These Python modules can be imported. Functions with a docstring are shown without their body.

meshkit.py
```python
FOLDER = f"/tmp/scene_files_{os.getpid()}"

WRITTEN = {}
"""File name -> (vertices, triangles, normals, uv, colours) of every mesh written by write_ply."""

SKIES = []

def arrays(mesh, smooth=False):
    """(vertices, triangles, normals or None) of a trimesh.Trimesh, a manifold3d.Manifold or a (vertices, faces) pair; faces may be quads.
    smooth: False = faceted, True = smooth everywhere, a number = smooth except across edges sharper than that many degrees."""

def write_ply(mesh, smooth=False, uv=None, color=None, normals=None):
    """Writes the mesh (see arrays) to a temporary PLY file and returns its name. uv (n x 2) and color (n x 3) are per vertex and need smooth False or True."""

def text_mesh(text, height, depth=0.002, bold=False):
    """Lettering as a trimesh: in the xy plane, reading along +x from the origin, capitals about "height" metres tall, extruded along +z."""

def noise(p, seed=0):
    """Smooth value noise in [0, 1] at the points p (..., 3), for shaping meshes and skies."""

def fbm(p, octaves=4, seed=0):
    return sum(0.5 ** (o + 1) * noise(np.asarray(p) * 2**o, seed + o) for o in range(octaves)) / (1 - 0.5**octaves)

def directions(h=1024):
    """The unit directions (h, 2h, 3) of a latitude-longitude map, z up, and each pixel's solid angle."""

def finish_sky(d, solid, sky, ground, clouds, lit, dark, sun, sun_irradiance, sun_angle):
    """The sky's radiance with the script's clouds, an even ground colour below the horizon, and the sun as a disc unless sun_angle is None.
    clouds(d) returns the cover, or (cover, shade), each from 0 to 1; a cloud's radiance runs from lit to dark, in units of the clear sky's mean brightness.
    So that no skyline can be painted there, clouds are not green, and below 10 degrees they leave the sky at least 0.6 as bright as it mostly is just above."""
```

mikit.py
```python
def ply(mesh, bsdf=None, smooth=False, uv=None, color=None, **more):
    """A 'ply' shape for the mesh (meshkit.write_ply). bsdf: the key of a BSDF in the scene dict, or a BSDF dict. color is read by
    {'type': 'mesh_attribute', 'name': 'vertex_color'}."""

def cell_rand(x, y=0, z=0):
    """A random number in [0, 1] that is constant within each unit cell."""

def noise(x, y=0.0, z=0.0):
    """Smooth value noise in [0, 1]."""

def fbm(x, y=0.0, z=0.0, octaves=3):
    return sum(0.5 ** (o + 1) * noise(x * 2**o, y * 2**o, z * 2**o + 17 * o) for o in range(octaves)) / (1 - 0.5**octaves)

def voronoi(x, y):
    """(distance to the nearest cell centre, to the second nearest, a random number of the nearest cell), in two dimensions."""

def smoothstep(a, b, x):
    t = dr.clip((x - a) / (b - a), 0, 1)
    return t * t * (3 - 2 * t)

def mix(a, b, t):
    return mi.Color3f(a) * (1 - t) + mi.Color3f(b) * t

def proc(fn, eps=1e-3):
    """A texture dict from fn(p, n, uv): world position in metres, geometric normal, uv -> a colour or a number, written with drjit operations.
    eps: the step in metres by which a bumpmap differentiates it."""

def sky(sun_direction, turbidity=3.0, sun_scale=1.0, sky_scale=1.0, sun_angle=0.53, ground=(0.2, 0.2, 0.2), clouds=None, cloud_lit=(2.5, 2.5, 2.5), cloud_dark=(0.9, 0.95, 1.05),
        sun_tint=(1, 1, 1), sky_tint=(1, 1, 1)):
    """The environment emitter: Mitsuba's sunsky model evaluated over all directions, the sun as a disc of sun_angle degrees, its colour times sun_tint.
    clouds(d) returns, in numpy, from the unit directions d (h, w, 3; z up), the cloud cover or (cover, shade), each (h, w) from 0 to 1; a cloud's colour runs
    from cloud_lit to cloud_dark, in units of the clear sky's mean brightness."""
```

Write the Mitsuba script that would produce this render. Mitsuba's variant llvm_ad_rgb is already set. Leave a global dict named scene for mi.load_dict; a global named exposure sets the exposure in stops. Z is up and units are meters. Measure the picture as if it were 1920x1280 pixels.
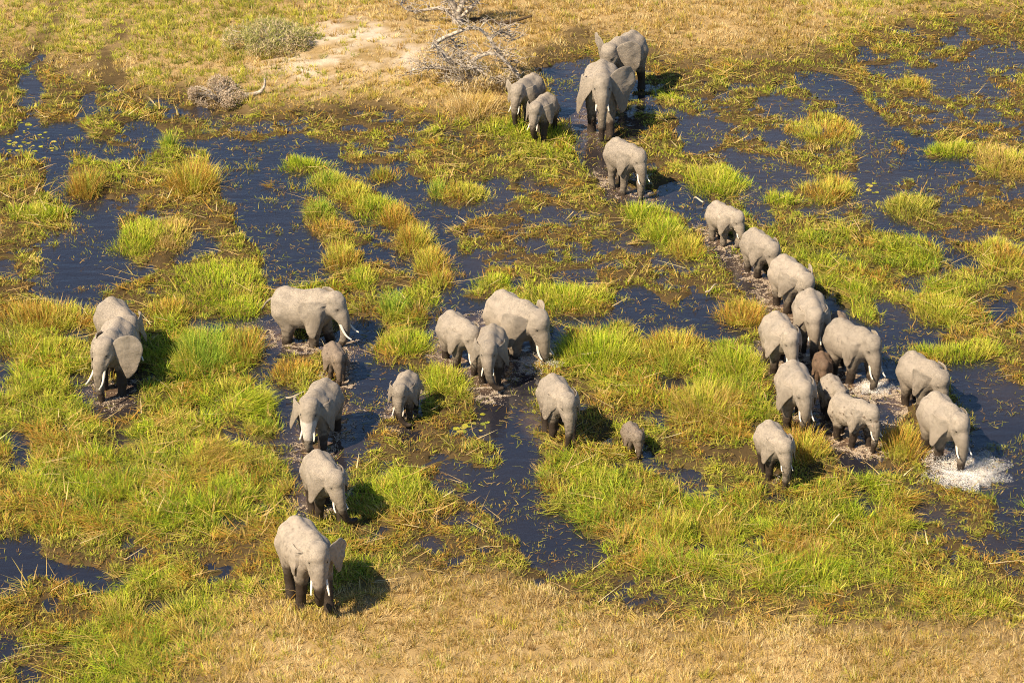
import math, random
import numpy as np, trimesh, drjit as dr, mitsuba as mi, mikit, meshkit
from mikit import noise, fbm, voronoi, cell_rand, smoothstep, mix
T = mi.ScalarTransform4f
scene, labels = {}, {}

# ---------------------------------------------------------------- camera, sky, exposure
CAM_H, CAM_DIP, CAM_FOV = 45.0, 25.0, 19.5
d = math.radians(CAM_DIP)
scene['camera'] = {'type': 'perspective', 'fov': CAM_FOV, 'fov_axis': 'x', 'near_clip': 1.0, 'far_clip': 8000.0,
                   'to_world': T().look_at(origin=[0, 0, CAM_H], target=[0, math.cos(d), CAM_H-math.sin(d)], up=[0, 0, 1])}
SUN_EL, SUN_AZ = math.radians(45), math.radians(39)      # azimuth: degrees towards the viewer from due left
SUN = [-math.cos(SUN_EL)*math.cos(SUN_AZ), -math.cos(SUN_EL)*math.sin(SUN_AZ), math.sin(SUN_EL)]
scene['sky'] = mikit.sky(SUN, turbidity=3, sky_scale=.68, sun_scale=1.16, sun_tint=(1.03, 1.0, .93))
exposure = 2.48

# ---------------------------------------------------------------- materials
VC = {'type': 'mesh_attribute', 'name': 'vertex_color'}
def skin_relief(p, n, uv):
    w = fbm(p.x*5, p.y*5, p.z*7, 3)*.020+fbm(p.x*13, p.y*13, p.z*26, 2)*.006
    return w
scene['elephant_skin'] = {'type': 'bumpmap', 'arbitrary': mikit.proc(skin_relief, .02), 'scale': 1.0,
                          'bsdf': {'type': 'principled', 'base_color': VC, 'roughness': .72, 'specular': .35}}
scene['elephant_eye'] = {'type': 'principled', 'base_color': {'type': 'rgb', 'value': [.012, .01, .008]}, 'roughness': .2}
scene['ivory'] = {'type': 'principled', 'base_color': {'type': 'rgb', 'value': [.62, .58, .50]}, 'roughness': .35}


# ---------------------------------------------------------------- the lie of the land, in metres
WATER = [
    [(-20.86,119.08),(-20.23,118.64),(-19.82,117.06),(-19.24,116.44),(-19.43,118.32),(-18.69,118.64),(-18.2,117.5),(-17.32,116.75),(-16.6,115.83),(-15.91,115.22),(-15.54,114.32),(-15.59,113.84),(-16.25,113.84),(-17.32,115.04),(-18.08,114.92),(-18.25,113.72),(-18.17,112.37),(-17.72,110.65),(-17.5,109.81),(-18.12,109.97),(-18.59,111.79),(-19.1,113.13),(-19.73,114.44),(-20.66,115.22),(-21.14,114.74),(-21.8,114.74),(-22.07,116.44),(-20.87,116.88)],
    [(-16.25,118.13),(-15.82,118.76),(-14.76,116.88),(-14.04,116.44),(-13.85,115.65),(-14.36,115.22),(-15.08,114.74),(-15.94,116.44)],
    [(-17.69,110.09),(-16.85,109.64),(-15.83,109.97),(-15.56,109.53),(-15.85,108.42),(-15.61,107.34),(-15.04,106.01),(-14.78,104.7),(-14.3,103.17),(-13.23,102.57),(-14.19,102.18),(-14.85,101.93),(-14.54,100.95),(-15.13,100.95),(-15.37,100.47),(-15.2,98.8),(-15.55,98.8),(-16.27,99.89),(-17.23,100.37),(-17.62,102.42),(-17.61,104.19),(-17.17,105.75),(-17.0,106.8),(-17.36,108.42)],
    [(-10.24,116.26),(-9.64,117.19),(-8.72,116.81),(-8.19,116.13),(-7.56,115.34),(-7.26,114.14),(-6.67,113.43),(-5.91,113.96),(-5.32,112.95),(-4.79,113.9),(-4.3,112.08),(-3.31,111.45),(-3.21,109.86),(-2.64,108.32),(-1.8,108.32),(-0.87,109.53),(-0.65,112.72),(-0.22,112.37),(-0.32,110.65),(-0.63,108.42),(-1.26,108.15),(-1.88,107.61),(-2.38,106.54),(-2.45,104.7),(-2.37,102.67),(-2.69,104.7),(-3.54,107.34),(-4.22,108.97),(-4.9,110.37),(-5.59,111.51),(-6.48,112.08),(-7.15,112.66),(-8.11,114.14),(-8.81,114.74),(-9.25,114.74),(-9.71,115.04)],
    [(-14.03,116.26),(-11.89,116.07),(-10.72,115.22),(-10.24,116.26),(-9.69,114.74),(-9.04,113.25),(-7.95,111.51),(-7.28,110.93),(-7.67,110.37),(-8.29,110.09),(-8.45,109.25),(-8.22,107.34),(-8.05,106.27),(-7.4,105.75),(-7.14,105.48),(-7.05,103.17),(-6.87,101.68),(-7.35,101.44),(-8.92,101.19),(-9.25,102.18),(-9.48,104.7),(-10.43,106.27),(-10.71,108.42),(-11.11,109.97),(-11.78,111.51),(-12.17,114.14),(-12.83,115.34),(-13.71,115.34)],
    [(-6.42,108.86),(-5.44,107.99),(-4.34,106.27),(-4.11,105.75),(-4.92,105.48),(-5.59,106.54),(-6.47,107.61)],
    [(-5.51,104.7),(-4.47,104.29),(-3.42,102.92),(-3.09,102.08),(-4.2,102.27),(-5.25,103.58)],
    [(-2.45,104.7),(-1.46,104.29),(-1.17,102.87),(-1.59,101.19),(-2.56,100.22),(-3.14,99.99),(-2.28,101.44),(-2.51,102.67)],
    [(-12.44,106.17),(-11.06,105.22),(-11.43,104.81),(-12.74,103.68),(-12.96,104.19)],
    [(0.5,103.43),(1.0,102.82),(2.01,102.77),(3.09,101.83),(3.36,100.95),(2.77,101.19),(1.6,102.57)],
    [(0.0,102.18),(0.5,101.68),(0.3,100.95),(-0.1,101.19)],
    [(1.45,98.57),(3.33,98.47),(3.82,99.65),(4.3,101.1),(4.86,101.34),(5.14,99.99),(5.6,99.27),(6.33,99.04),(6.33,100.13),(7.28,100.37),(7.59,99.04),(8.21,98.1),(8.35,97.32),(7.16,96.64),(5.87,96.96),(5.28,97.32),(4.77,96.73),(4.57,95.39),(4.43,96.73),(4.56,97.64),(4.0,98.1),(2.89,97.78),(1.93,98.1),(1.35,97.87)],
    [(4.84,94.64),(5.39,93.64),(6.13,92.92),(5.92,91.66),(5.7,92.37),(5.31,93.0),(4.94,93.86)],
    [(-3.14,100.13),(-1.18,100.47),(-0.78,99.75),(0.76,96.5),(1.65,98.33),(1.94,96.05),(0.94,95.52),(0.47,94.29),(0.92,93.0),(0.91,91.33),(-1.09,90.92),(-1.74,91.95),(-1.65,94.29),(-2.44,94.73),(-2.82,96.5)],
    [(-1.0,91.33),(0.54,90.92),(0.53,88.6),(0.84,87.12),(0.78,85.77),(1.07,84.05),(1.8,82.87),(2.38,81.82),(2.77,81.21),(1.97,81.31),(1.49,80.83),(1.23,79.83),(0.83,79.83),(0.69,80.93),(0.25,81.72),(0.45,82.87),(-0.34,83.4),(-0.85,84.05),(-1.27,84.88),(-0.78,85.66),(-0.92,86.14),(-1.95,86.22),(-1.48,86.55),(-0.7,86.29),(-0.26,87.12),(-0.32,88.01),(-0.95,88.95),(-1.63,89.43),(-1.69,90.03),(-1.08,90.11)],
    [(-6.19,98.33),(-5.03,98.33),(-4.67,96.5),(-5.11,95.61),(-4.86,94.29),(-4.1,93.86),(-4.16,93.0),(-4.22,92.16),(-4.33,90.11),(-4.85,89.7),(-4.97,88.52),(-5.47,87.74),(-5.86,88.52),(-5.83,91.33),(-5.92,93.0),(-5.7,94.29),(-5.96,95.61)],
    [(-8.98,94.29),(-8.26,94.73),(-8.01,93.86),(-8.28,93.0),(-7.62,92.16),(-7.29,91.33),(-7.18,89.7),(-7.35,88.13),(-7.58,87.74),(-7.82,88.52),(-7.78,90.51),(-8.44,92.16),(-9.0,93.43)],
    [(-9.29,98.33),(-8.81,98.33),(-8.2,96.5),(-6.83,96.05),(-6.69,95.17),(-7.91,95.08),(-8.68,95.3),(-9.0,96.5)],
    [(-11.9,98.33),(-11.2,98.1),(-9.68,98.33),(-9.41,97.41),(-10.16,97.18),(-10.79,96.73),(-11.79,97.18)],
    [(-9.88,90.71),(-9.39,90.31),(-9.11,89.11),(-9.24,88.52),(-9.61,89.7)],
    [(-10.53,91.54),(-10.0,91.12),(-10.05,90.59),(-10.44,90.92)],
    [(-16.88,89.11),(-16.55,89.31),(-16.14,87.74),(-15.94,85.84),(-16.35,86.22)],
    [(-18.72,95.61),(-18.0,96.05),(-17.7,93.86),(-17.4,92.16),(-18.17,92.16)],
    [(-16.61,99.51),(-15.26,99.65),(-15.14,97.87),(-15.28,96.73),(-16.33,97.41),(-17.85,97.32),(-18.88,97.78),(-18.97,98.33),(-17.42,98.33)],
    [(-16.49,81.72),(-15.42,81.21),(-14.49,80.53),(-13.76,80.02),(-13.07,79.69),(-12.33,79.03),(-11.64,78.71),(-12.11,78.55),(-12.94,78.71),(-13.84,79.36),(-14.7,79.69),(-15.11,79.2),(-14.81,78.22),(-15.86,77.74)],
    [(-12.09,78.42),(-11.49,78.06),(-12.07,78.22)],
    [(-10.89,78.03),(-10.26,77.84),(-10.06,77.43),(-10.71,77.59)],
    [(-15.22,75.72),(-14.75,75.26),(-14.56,74.51),(-15.0,74.36)],
    [(-14.2,73.62),(-13.93,73.92),(-13.73,73.04),(-14.11,73.04)],
    [(-12.44,83.37),(-12.13,83.12),(-12.25,82.76)],
    [(-14.24,77.9),(-13.57,77.43),(-13.84,77.11)],
    [(15.39,94.73),(16.64,94.29),(17.01,93.0),(18.04,91.33),(16.3,80.53),(15.59,81.82),(15.32,82.76),(15.11,83.65),(15.64,84.73),(15.02,85.47),(14.33,85.47),(13.7,86.59),(13.67,87.74),(14.74,88.52),(15.4,88.13),(15.8,89.7),(15.54,91.74),(15.2,92.58)],
    [(13.06,97.41),(13.98,97.05),(15.22,96.28),(14.55,95.52),(13.78,95.39),(13.23,93.86),(13.68,93.0),(13.4,92.16),(12.69,92.37),(12.67,93.86),(13.14,94.73)],
    [(15.28,96.05),(16.63,95.52),(16.88,94.64),(15.71,94.29),(15.36,93.77)],
    [(6.94,108.7),(7.77,108.42),(7.64,106.27),(8.56,104.7),(8.86,103.17),(9.55,101.68),(9.46,99.27),(8.93,98.71),(8.89,100.22),(8.39,102.18),(7.72,104.19),(7.36,105.75)],
    [(1.66,125.1),(2.38,125.45),(2.93,123.72),(3.1,120.38),(3.58,116.88),(3.74,114.74),(3.77,111.79),(5.1,109.97),(5.87,110.65),(6.77,109.53),(7.57,108.7),(7.09,107.61),(6.51,108.42),(5.71,109.42),(4.46,109.97),(3.45,111.79),(2.97,114.74),(2.69,117.19),(2.25,117.81),(1.95,120.38)],
    [(14.38,120.38),(14.97,119.92),(15.64,118.57),(15.56,115.89),(16.46,114.86),(17.04,114.38),(18.91,114.38),(18.88,113.13),(17.22,111.68),(16.84,111.1),(16.3,112.31),(15.66,112.55),(15.41,111.68),(14.78,110.88),(14.67,109.31),(15.69,108.53),(15.64,107.39),(15.87,106.22),(16.94,104.55),(17.46,104.04),(17.59,102.92),(16.44,102.92),(16.4,104.76),(15.69,105.48),(14.99,106.8),(14.24,108.15),(13.74,109.7),(14.18,111.68),(14.47,113.78),(14.54,115.89),(14.76,118.57),(14.47,119.73)],
    [(12.44,123.72),(13.3,124.89),(14.1,123.92),(14.97,123.17),(14.64,122.23),(15.17,120.7),(15.49,119.41),(14.85,118.76),(14.45,120.38),(14.12,121.7),(13.62,122.5),(12.85,123.04)],
    [(18.43,123.72),(19.58,124.41),(20.67,126.3),(21.7,126.79),(23.82,127.37),(23.66,126.37),(21.67,125.8),(20.8,124.75),(20.33,123.04),(19.26,122.03),(18.33,122.03)],
    [(11.46,120.25),(11.99,121.17),(12.16,119.41),(11.8,118.96)],
    [(16.59,117.19),(17.4,116.57),(17.05,114.62),(16.42,114.92)],
    [(19.9,120.05),(20.75,119.28),(20.41,118.83)],
    [(6.91,120.05),(7.45,118.13),(8.85,118.26),(8.39,116.88),(7.78,115.22),(7.26,114.62),(7.31,116.44),(7.01,118.45)],
    [(8.75,115.58),(9.43,114.5),(10.5,114.38),(11.89,113.48),(11.81,112.08),(11.21,111.68),(10.26,111.28),(10.01,109.97),(9.38,110.76),(9.17,113.66)],
    [(8.98,110.2),(10.0,110.2),(9.8,108.97),(10.09,107.23),(9.73,106.7),(9.23,108.32)],
    [(5.9,111.22),(7.49,110.99),(7.65,109.25),(6.92,108.32),(5.93,109.53)],
    [(13.32,99.75),(14.46,99.51),(14.71,98.33),(15.63,97.64),(15.24,96.41),(13.99,97.18),(13.55,98.33)],
    [(16.84,99.75),(17.7,100.22),(18.36,98.8),(17.79,98.24)],
    [(4.92,86.67),(5.86,86.22),(6.17,84.66),(5.67,84.92),(5.13,85.77)],
    [(4.14,87.74),(4.91,87.16),(4.79,86.29),(4.27,86.52)],
    [(7.36,82.13),(8.0,81.72),(8.11,80.63),(7.53,80.97)],
    [(10.87,88.91),(11.7,88.32),(11.93,86.4),(11.3,86.14),(11.03,86.97)],
    [(11.09,85.84),(11.4,84.73),(11.53,82.76),(11.22,83.01),(10.98,84.73)],
    [(8.55,98.8),(9.33,98.8),(8.76,93.86),(9.73,90.11),(10.66,88.52),(12.13,87.35),(13.3,91.33),(13.15,96.5),(11.8,100.22),(10.22,100.22)],
    [(-7.26,88.13),(-5.47,87.74),(-5.43,83.65),(-6.09,83.29),(-6.86,84.73)],
    [(-5.05,94.29),(-3.35,93.86),(-2.93,91.74),(-3.6,90.11),(-4.33,90.11)],
    [(-15.09,93.86),(-13.31,93.0),(-12.91,91.12),(-13.52,90.11),(-14.34,90.92)],
    [(8.0,96.5),(8.32,96.05),(8.38,95.08),(8.01,95.17)],
    [(-21.41,126.51),(-21.29,129.04),(-21.07,128.67),(-21.07,125.8)],
    [(-21.49,123.04),(-21.08,123.72),(-20.56,122.23),(-20.87,120.38)],
]
MUD = [
    [(-21.56,130.06),(-21.48,131.72),(-21.63,136.27),(-21.1,136.27),(-20.93,130.81),(-21.0,127.5),(-20.75,125.02),(-20.49,121.61),(-20.16,118.05),(-20.93,118.69),(-21.34,120.95),(-21.46,123.64),(-21.73,126.42)],
    [(-14.91,122.62),(-12.89,120.95),(-11.61,119.33),(-10.6,118.05),(-10.69,116.36),(-12.0,116.0),(-13.66,117.11),(-14.34,119.33)],
    [(-1.86,106.73),(-0.21,107.27),(2.94,108.35),(4.93,105.67),(7.54,104.63),(7.53,101.13),(6.3,100.4),(4.77,101.61),(3.36,100.88),(0.81,103.11),(-1.2,102.11),(-2.21,103.11)],
    [(-0.43,112.88),(0.86,112.3),(2.99,110.58),(2.91,107.27),(-0.62,106.2),(-1.26,108.35)],
    [(0.82,80.14),(2.82,81.15),(3.9,79.15),(5.97,78.49),(5.74,77.38),(4.62,77.22),(2.73,77.85),(1.3,78.82),(0.08,78.98)],
    [(12.82,85.78),(14.4,84.68),(15.28,82.53),(16.07,80.14),(15.71,77.85),(14.43,80.14),(12.96,81.49)],
    [(17.96,130.66),(20.21,130.96),(23.83,128.95),(23.52,126.99),(20.18,127.14),(17.91,128.22)],
    [(0.96,126.78),(2.41,127.5),(3.6,127.14),(3.55,125.02),(3.17,123.98),(1.89,125.02),(1.06,123.98)],
    [(1.78,94.66),(3.5,92.52),(2.75,91.89),(1.86,93.8)],
    [(4.02,91.68),(4.8,90.65),(4.14,90.05),(3.64,91.27)],
    [(-13.94,92.1),(-13.18,91.89),(-12.2,91.27),(-11.71,90.05),(-12.56,89.64),(-12.56,87.3),(-13.4,88.46),(-13.83,90.45)],
    [(2.84,125.02),(6.9,125.72),(7.0,122.96),(5.4,117.74),(6.05,112.3),(6.37,110.01),(3.61,110.01),(2.65,115.26)],
    [(-9.15,89.64),(-7.9,89.64),(-7.67,87.68),(-7.99,86.16),(-8.72,86.53)],
    [(4.71,86.53),(7.62,85.78),(7.8,83.59),(6.47,83.95),(4.99,85.04)],
    [(7.17,121.61),(12.67,123.64),(15.44,119.0),(16.0,112.3),(14.15,107.27),(11.23,107.27),(9.23,108.35),(7.2,113.47)],
    [(16.34,127.14),(23.55,127.14),(21.47,114.06),(19.28,114.06),(17.84,116.49),(15.89,119.0)],
    [(16.0,112.3),(21.19,112.3),(19.89,104.12),(18.06,104.12),(15.95,106.73)],
    [(13.47,101.13),(15.7,103.11),(16.84,102.6),(14.54,100.16),(15.28,98.27),(13.93,98.27)],
    [(15.7,94.23),(17.63,94.66),(18.24,93.8),(17.71,90.45),(16.2,91.27)],
    [(-5.7,88.85),(-4.28,88.85),(-1.4,86.53),(-1.37,84.68),(-4.5,85.78)],
    [(-2.39,84.31),(-1.02,83.95),(-0.5,82.18),(-1.64,80.14),(-2.68,82.18)],
    [(-5.35,82.18),(-2.68,82.18),(-0.98,80.14),(-2.61,79.47),(-4.95,80.81)],
    [(-19.48,104.12),(-17.73,104.63),(-17.19,100.16),(-18.86,100.16)],
    [(-19.89,106.73),(-18.64,106.73),(-17.06,107.27),(-17.05,105.67),(-18.34,104.63),(-19.64,105.15)],
    [(-16.15,110.01),(-14.02,110.01),(-11.52,110.58),(-10.91,108.35),(-13.22,108.35),(-15.52,108.35)],
    [(-10.95,119.65),(-4.56,119.65),(-4.38,114.06),(-7.04,114.66),(-8.96,117.11),(-10.53,117.11)],
    [(4.25,110.01),(6.11,108.9),(4.97,106.73),(6.9,104.12),(8.39,102.11),(8.65,100.16),(7.5,100.64),(5.28,104.12),(3.97,107.81)],
    [(-18.55,127.5),(-17.87,127.86),(-17.41,125.02),(-17.79,123.3),(-18.37,123.3)],
    [(-18.51,131.19),(-17.85,131.42),(-17.62,128.22),(-18.17,128.0)],
    [(-18.69,121.28),(-17.25,124.67),(-16.89,123.64),(-17.87,120.3)],
    [(2.45,130.06),(3.68,130.06),(3.63,128.22),(2.41,127.86)],
    [(-10.87,77.53),(-10.07,77.53),(-9.91,75.97),(-10.89,76.28)],
    [(-12.22,82.18),(-9.34,81.84),(-8.89,80.47),(-11.52,80.47)],
]
DRY = [
    [(-27.86,144.25),(27.86,144.25),(26.09,133.77),(24.02,133.38),(19.72,132.99),(15.74,130.69),(12.51,127.38),(8.12,126.3),(6.31,128.83),(3.66,129.57),(2.41,127.38),(0.96,126.3),(0.11,119.84),(-3.66,120.17),(-5.96,120.36),(-9.17,120.5),(-11.88,119.97),(-13.1,120.82),(-14.65,122.49),(-17.29,123.17),(-20.49,125.95),(-25.14,128.1)],
    [(-8.52,69.66),(-8.82,74.48),(-8.22,76.61),(-7.68,77.72),(-7.07,78.2),(-5.4,76.93),(-4.19,78.52),(-3.24,79.01),(-0.97,78.68),(0.64,78.2),(1.42,76.61),(3.47,76.46),(6.11,75.69),(7.72,76.24),(9.43,75.99),(10.31,75.38),(11.63,75.99),(14.02,76.24),(15.05,75.75),(17.08,75.69),(16.01,69.66)],
]
SAND = [
    [(-9.76,129.57),(-7.87,130.69),(-5.89,130.32),(-3.86,127.74),(-3.3,124.54),(-5.14,123.17),(-7.28,123.85),(-9.82,123.17)],
    [(-7.9,131.38),(-5.92,131.07),(-5.83,128.83),(-7.79,129.2)],
    [(-10.85,124.54),(-8.0,124.2),(-8.35,122.16),(-10.7,122.49)],
    [(-5.53,127.38),(-3.85,127.38),(-3.52,123.85),(-5.19,124.54)],
]
BRIGHT = [
    [(-17.86,93.75),(-16.37,96.4),(-15.23,96.4),(-14.48,92.06),(-13.39,87.64),(-12.56,89.61),(-12.28,93.75),(-12.76,98.23),(-10.44,98.23),(-9.1,95.95),(-8.87,92.9),(-7.92,90.01),(-7.58,87.64),(-7.49,83.92),(-8.53,82.15),(-11.04,82.15),(-13.55,82.15),(-16.5,82.85)],
    [(0.72,90.01),(2.29,87.64),(3.55,88.42),(4.85,85.75),(6.28,86.5),(7.88,84.64),(9.25,84.64),(11.08,85.75),(12.55,86.5),(12.97,84.28),(12.21,80.78),(10.36,78.78),(7.85,77.82),(5.52,79.11),(3.93,80.1),(2.66,81.46),(1.02,84.28),(0.7,86.5)],
    [(1.93,97.76),(4.43,97.76),(5.58,93.75),(5.8,90.82),(3.82,91.23),(2.62,94.19),(1.89,95.5)],
    [(7.04,96.4),(8.95,96.4),(8.93,93.75),(8.67,90.41),(7.89,89.61),(6.1,89.61),(6.05,92.06)],
    [(10.77,106.68),(12.37,106.15),(13.57,102.06),(13.36,100.11),(12.28,97.3),(12.18,100.11),(10.86,103.06)],
    [(15.17,102.06),(16.83,102.56),(17.48,100.11),(15.99,96.4),(14.69,98.23)],
    [(-18.28,96.4),(-15.04,96.4),(-14.89,93.75),(-17.86,93.75)],
    [(-4.09,99.16),(-2.73,99.16),(-2.46,95.5),(-3.78,95.5)],
    [(-7.03,82.15),(-4.01,82.15),(-3.26,79.44),(-5.14,78.14),(-6.84,79.44)],
    [(12.05,79.44),(15.11,78.14),(14.6,76.87),(11.74,76.87)],
    [(-2.8,94.19),(-1.68,94.19),(-1.09,91.23),(-2.53,90.41)],
    [(4.82,108.3),(7.01,106.15),(7.54,104.59),(6.11,104.59),(4.57,107.22)],
    [(-12.34,79.11),(-9.12,79.44),(-8.46,75.63),(-10.12,73.54),(-12.53,74.43)],
    [(-5.21,86.12),(-2.42,85.75),(-2.03,83.56),(-4.72,82.85)],
    [(14.02,106.15),(16.29,104.59),(15.97,102.06),(13.97,102.06)],
    [(-0.68,118.31),(2.7,117.68),(2.63,114.01),(0.0,114.01)],
]
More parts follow.
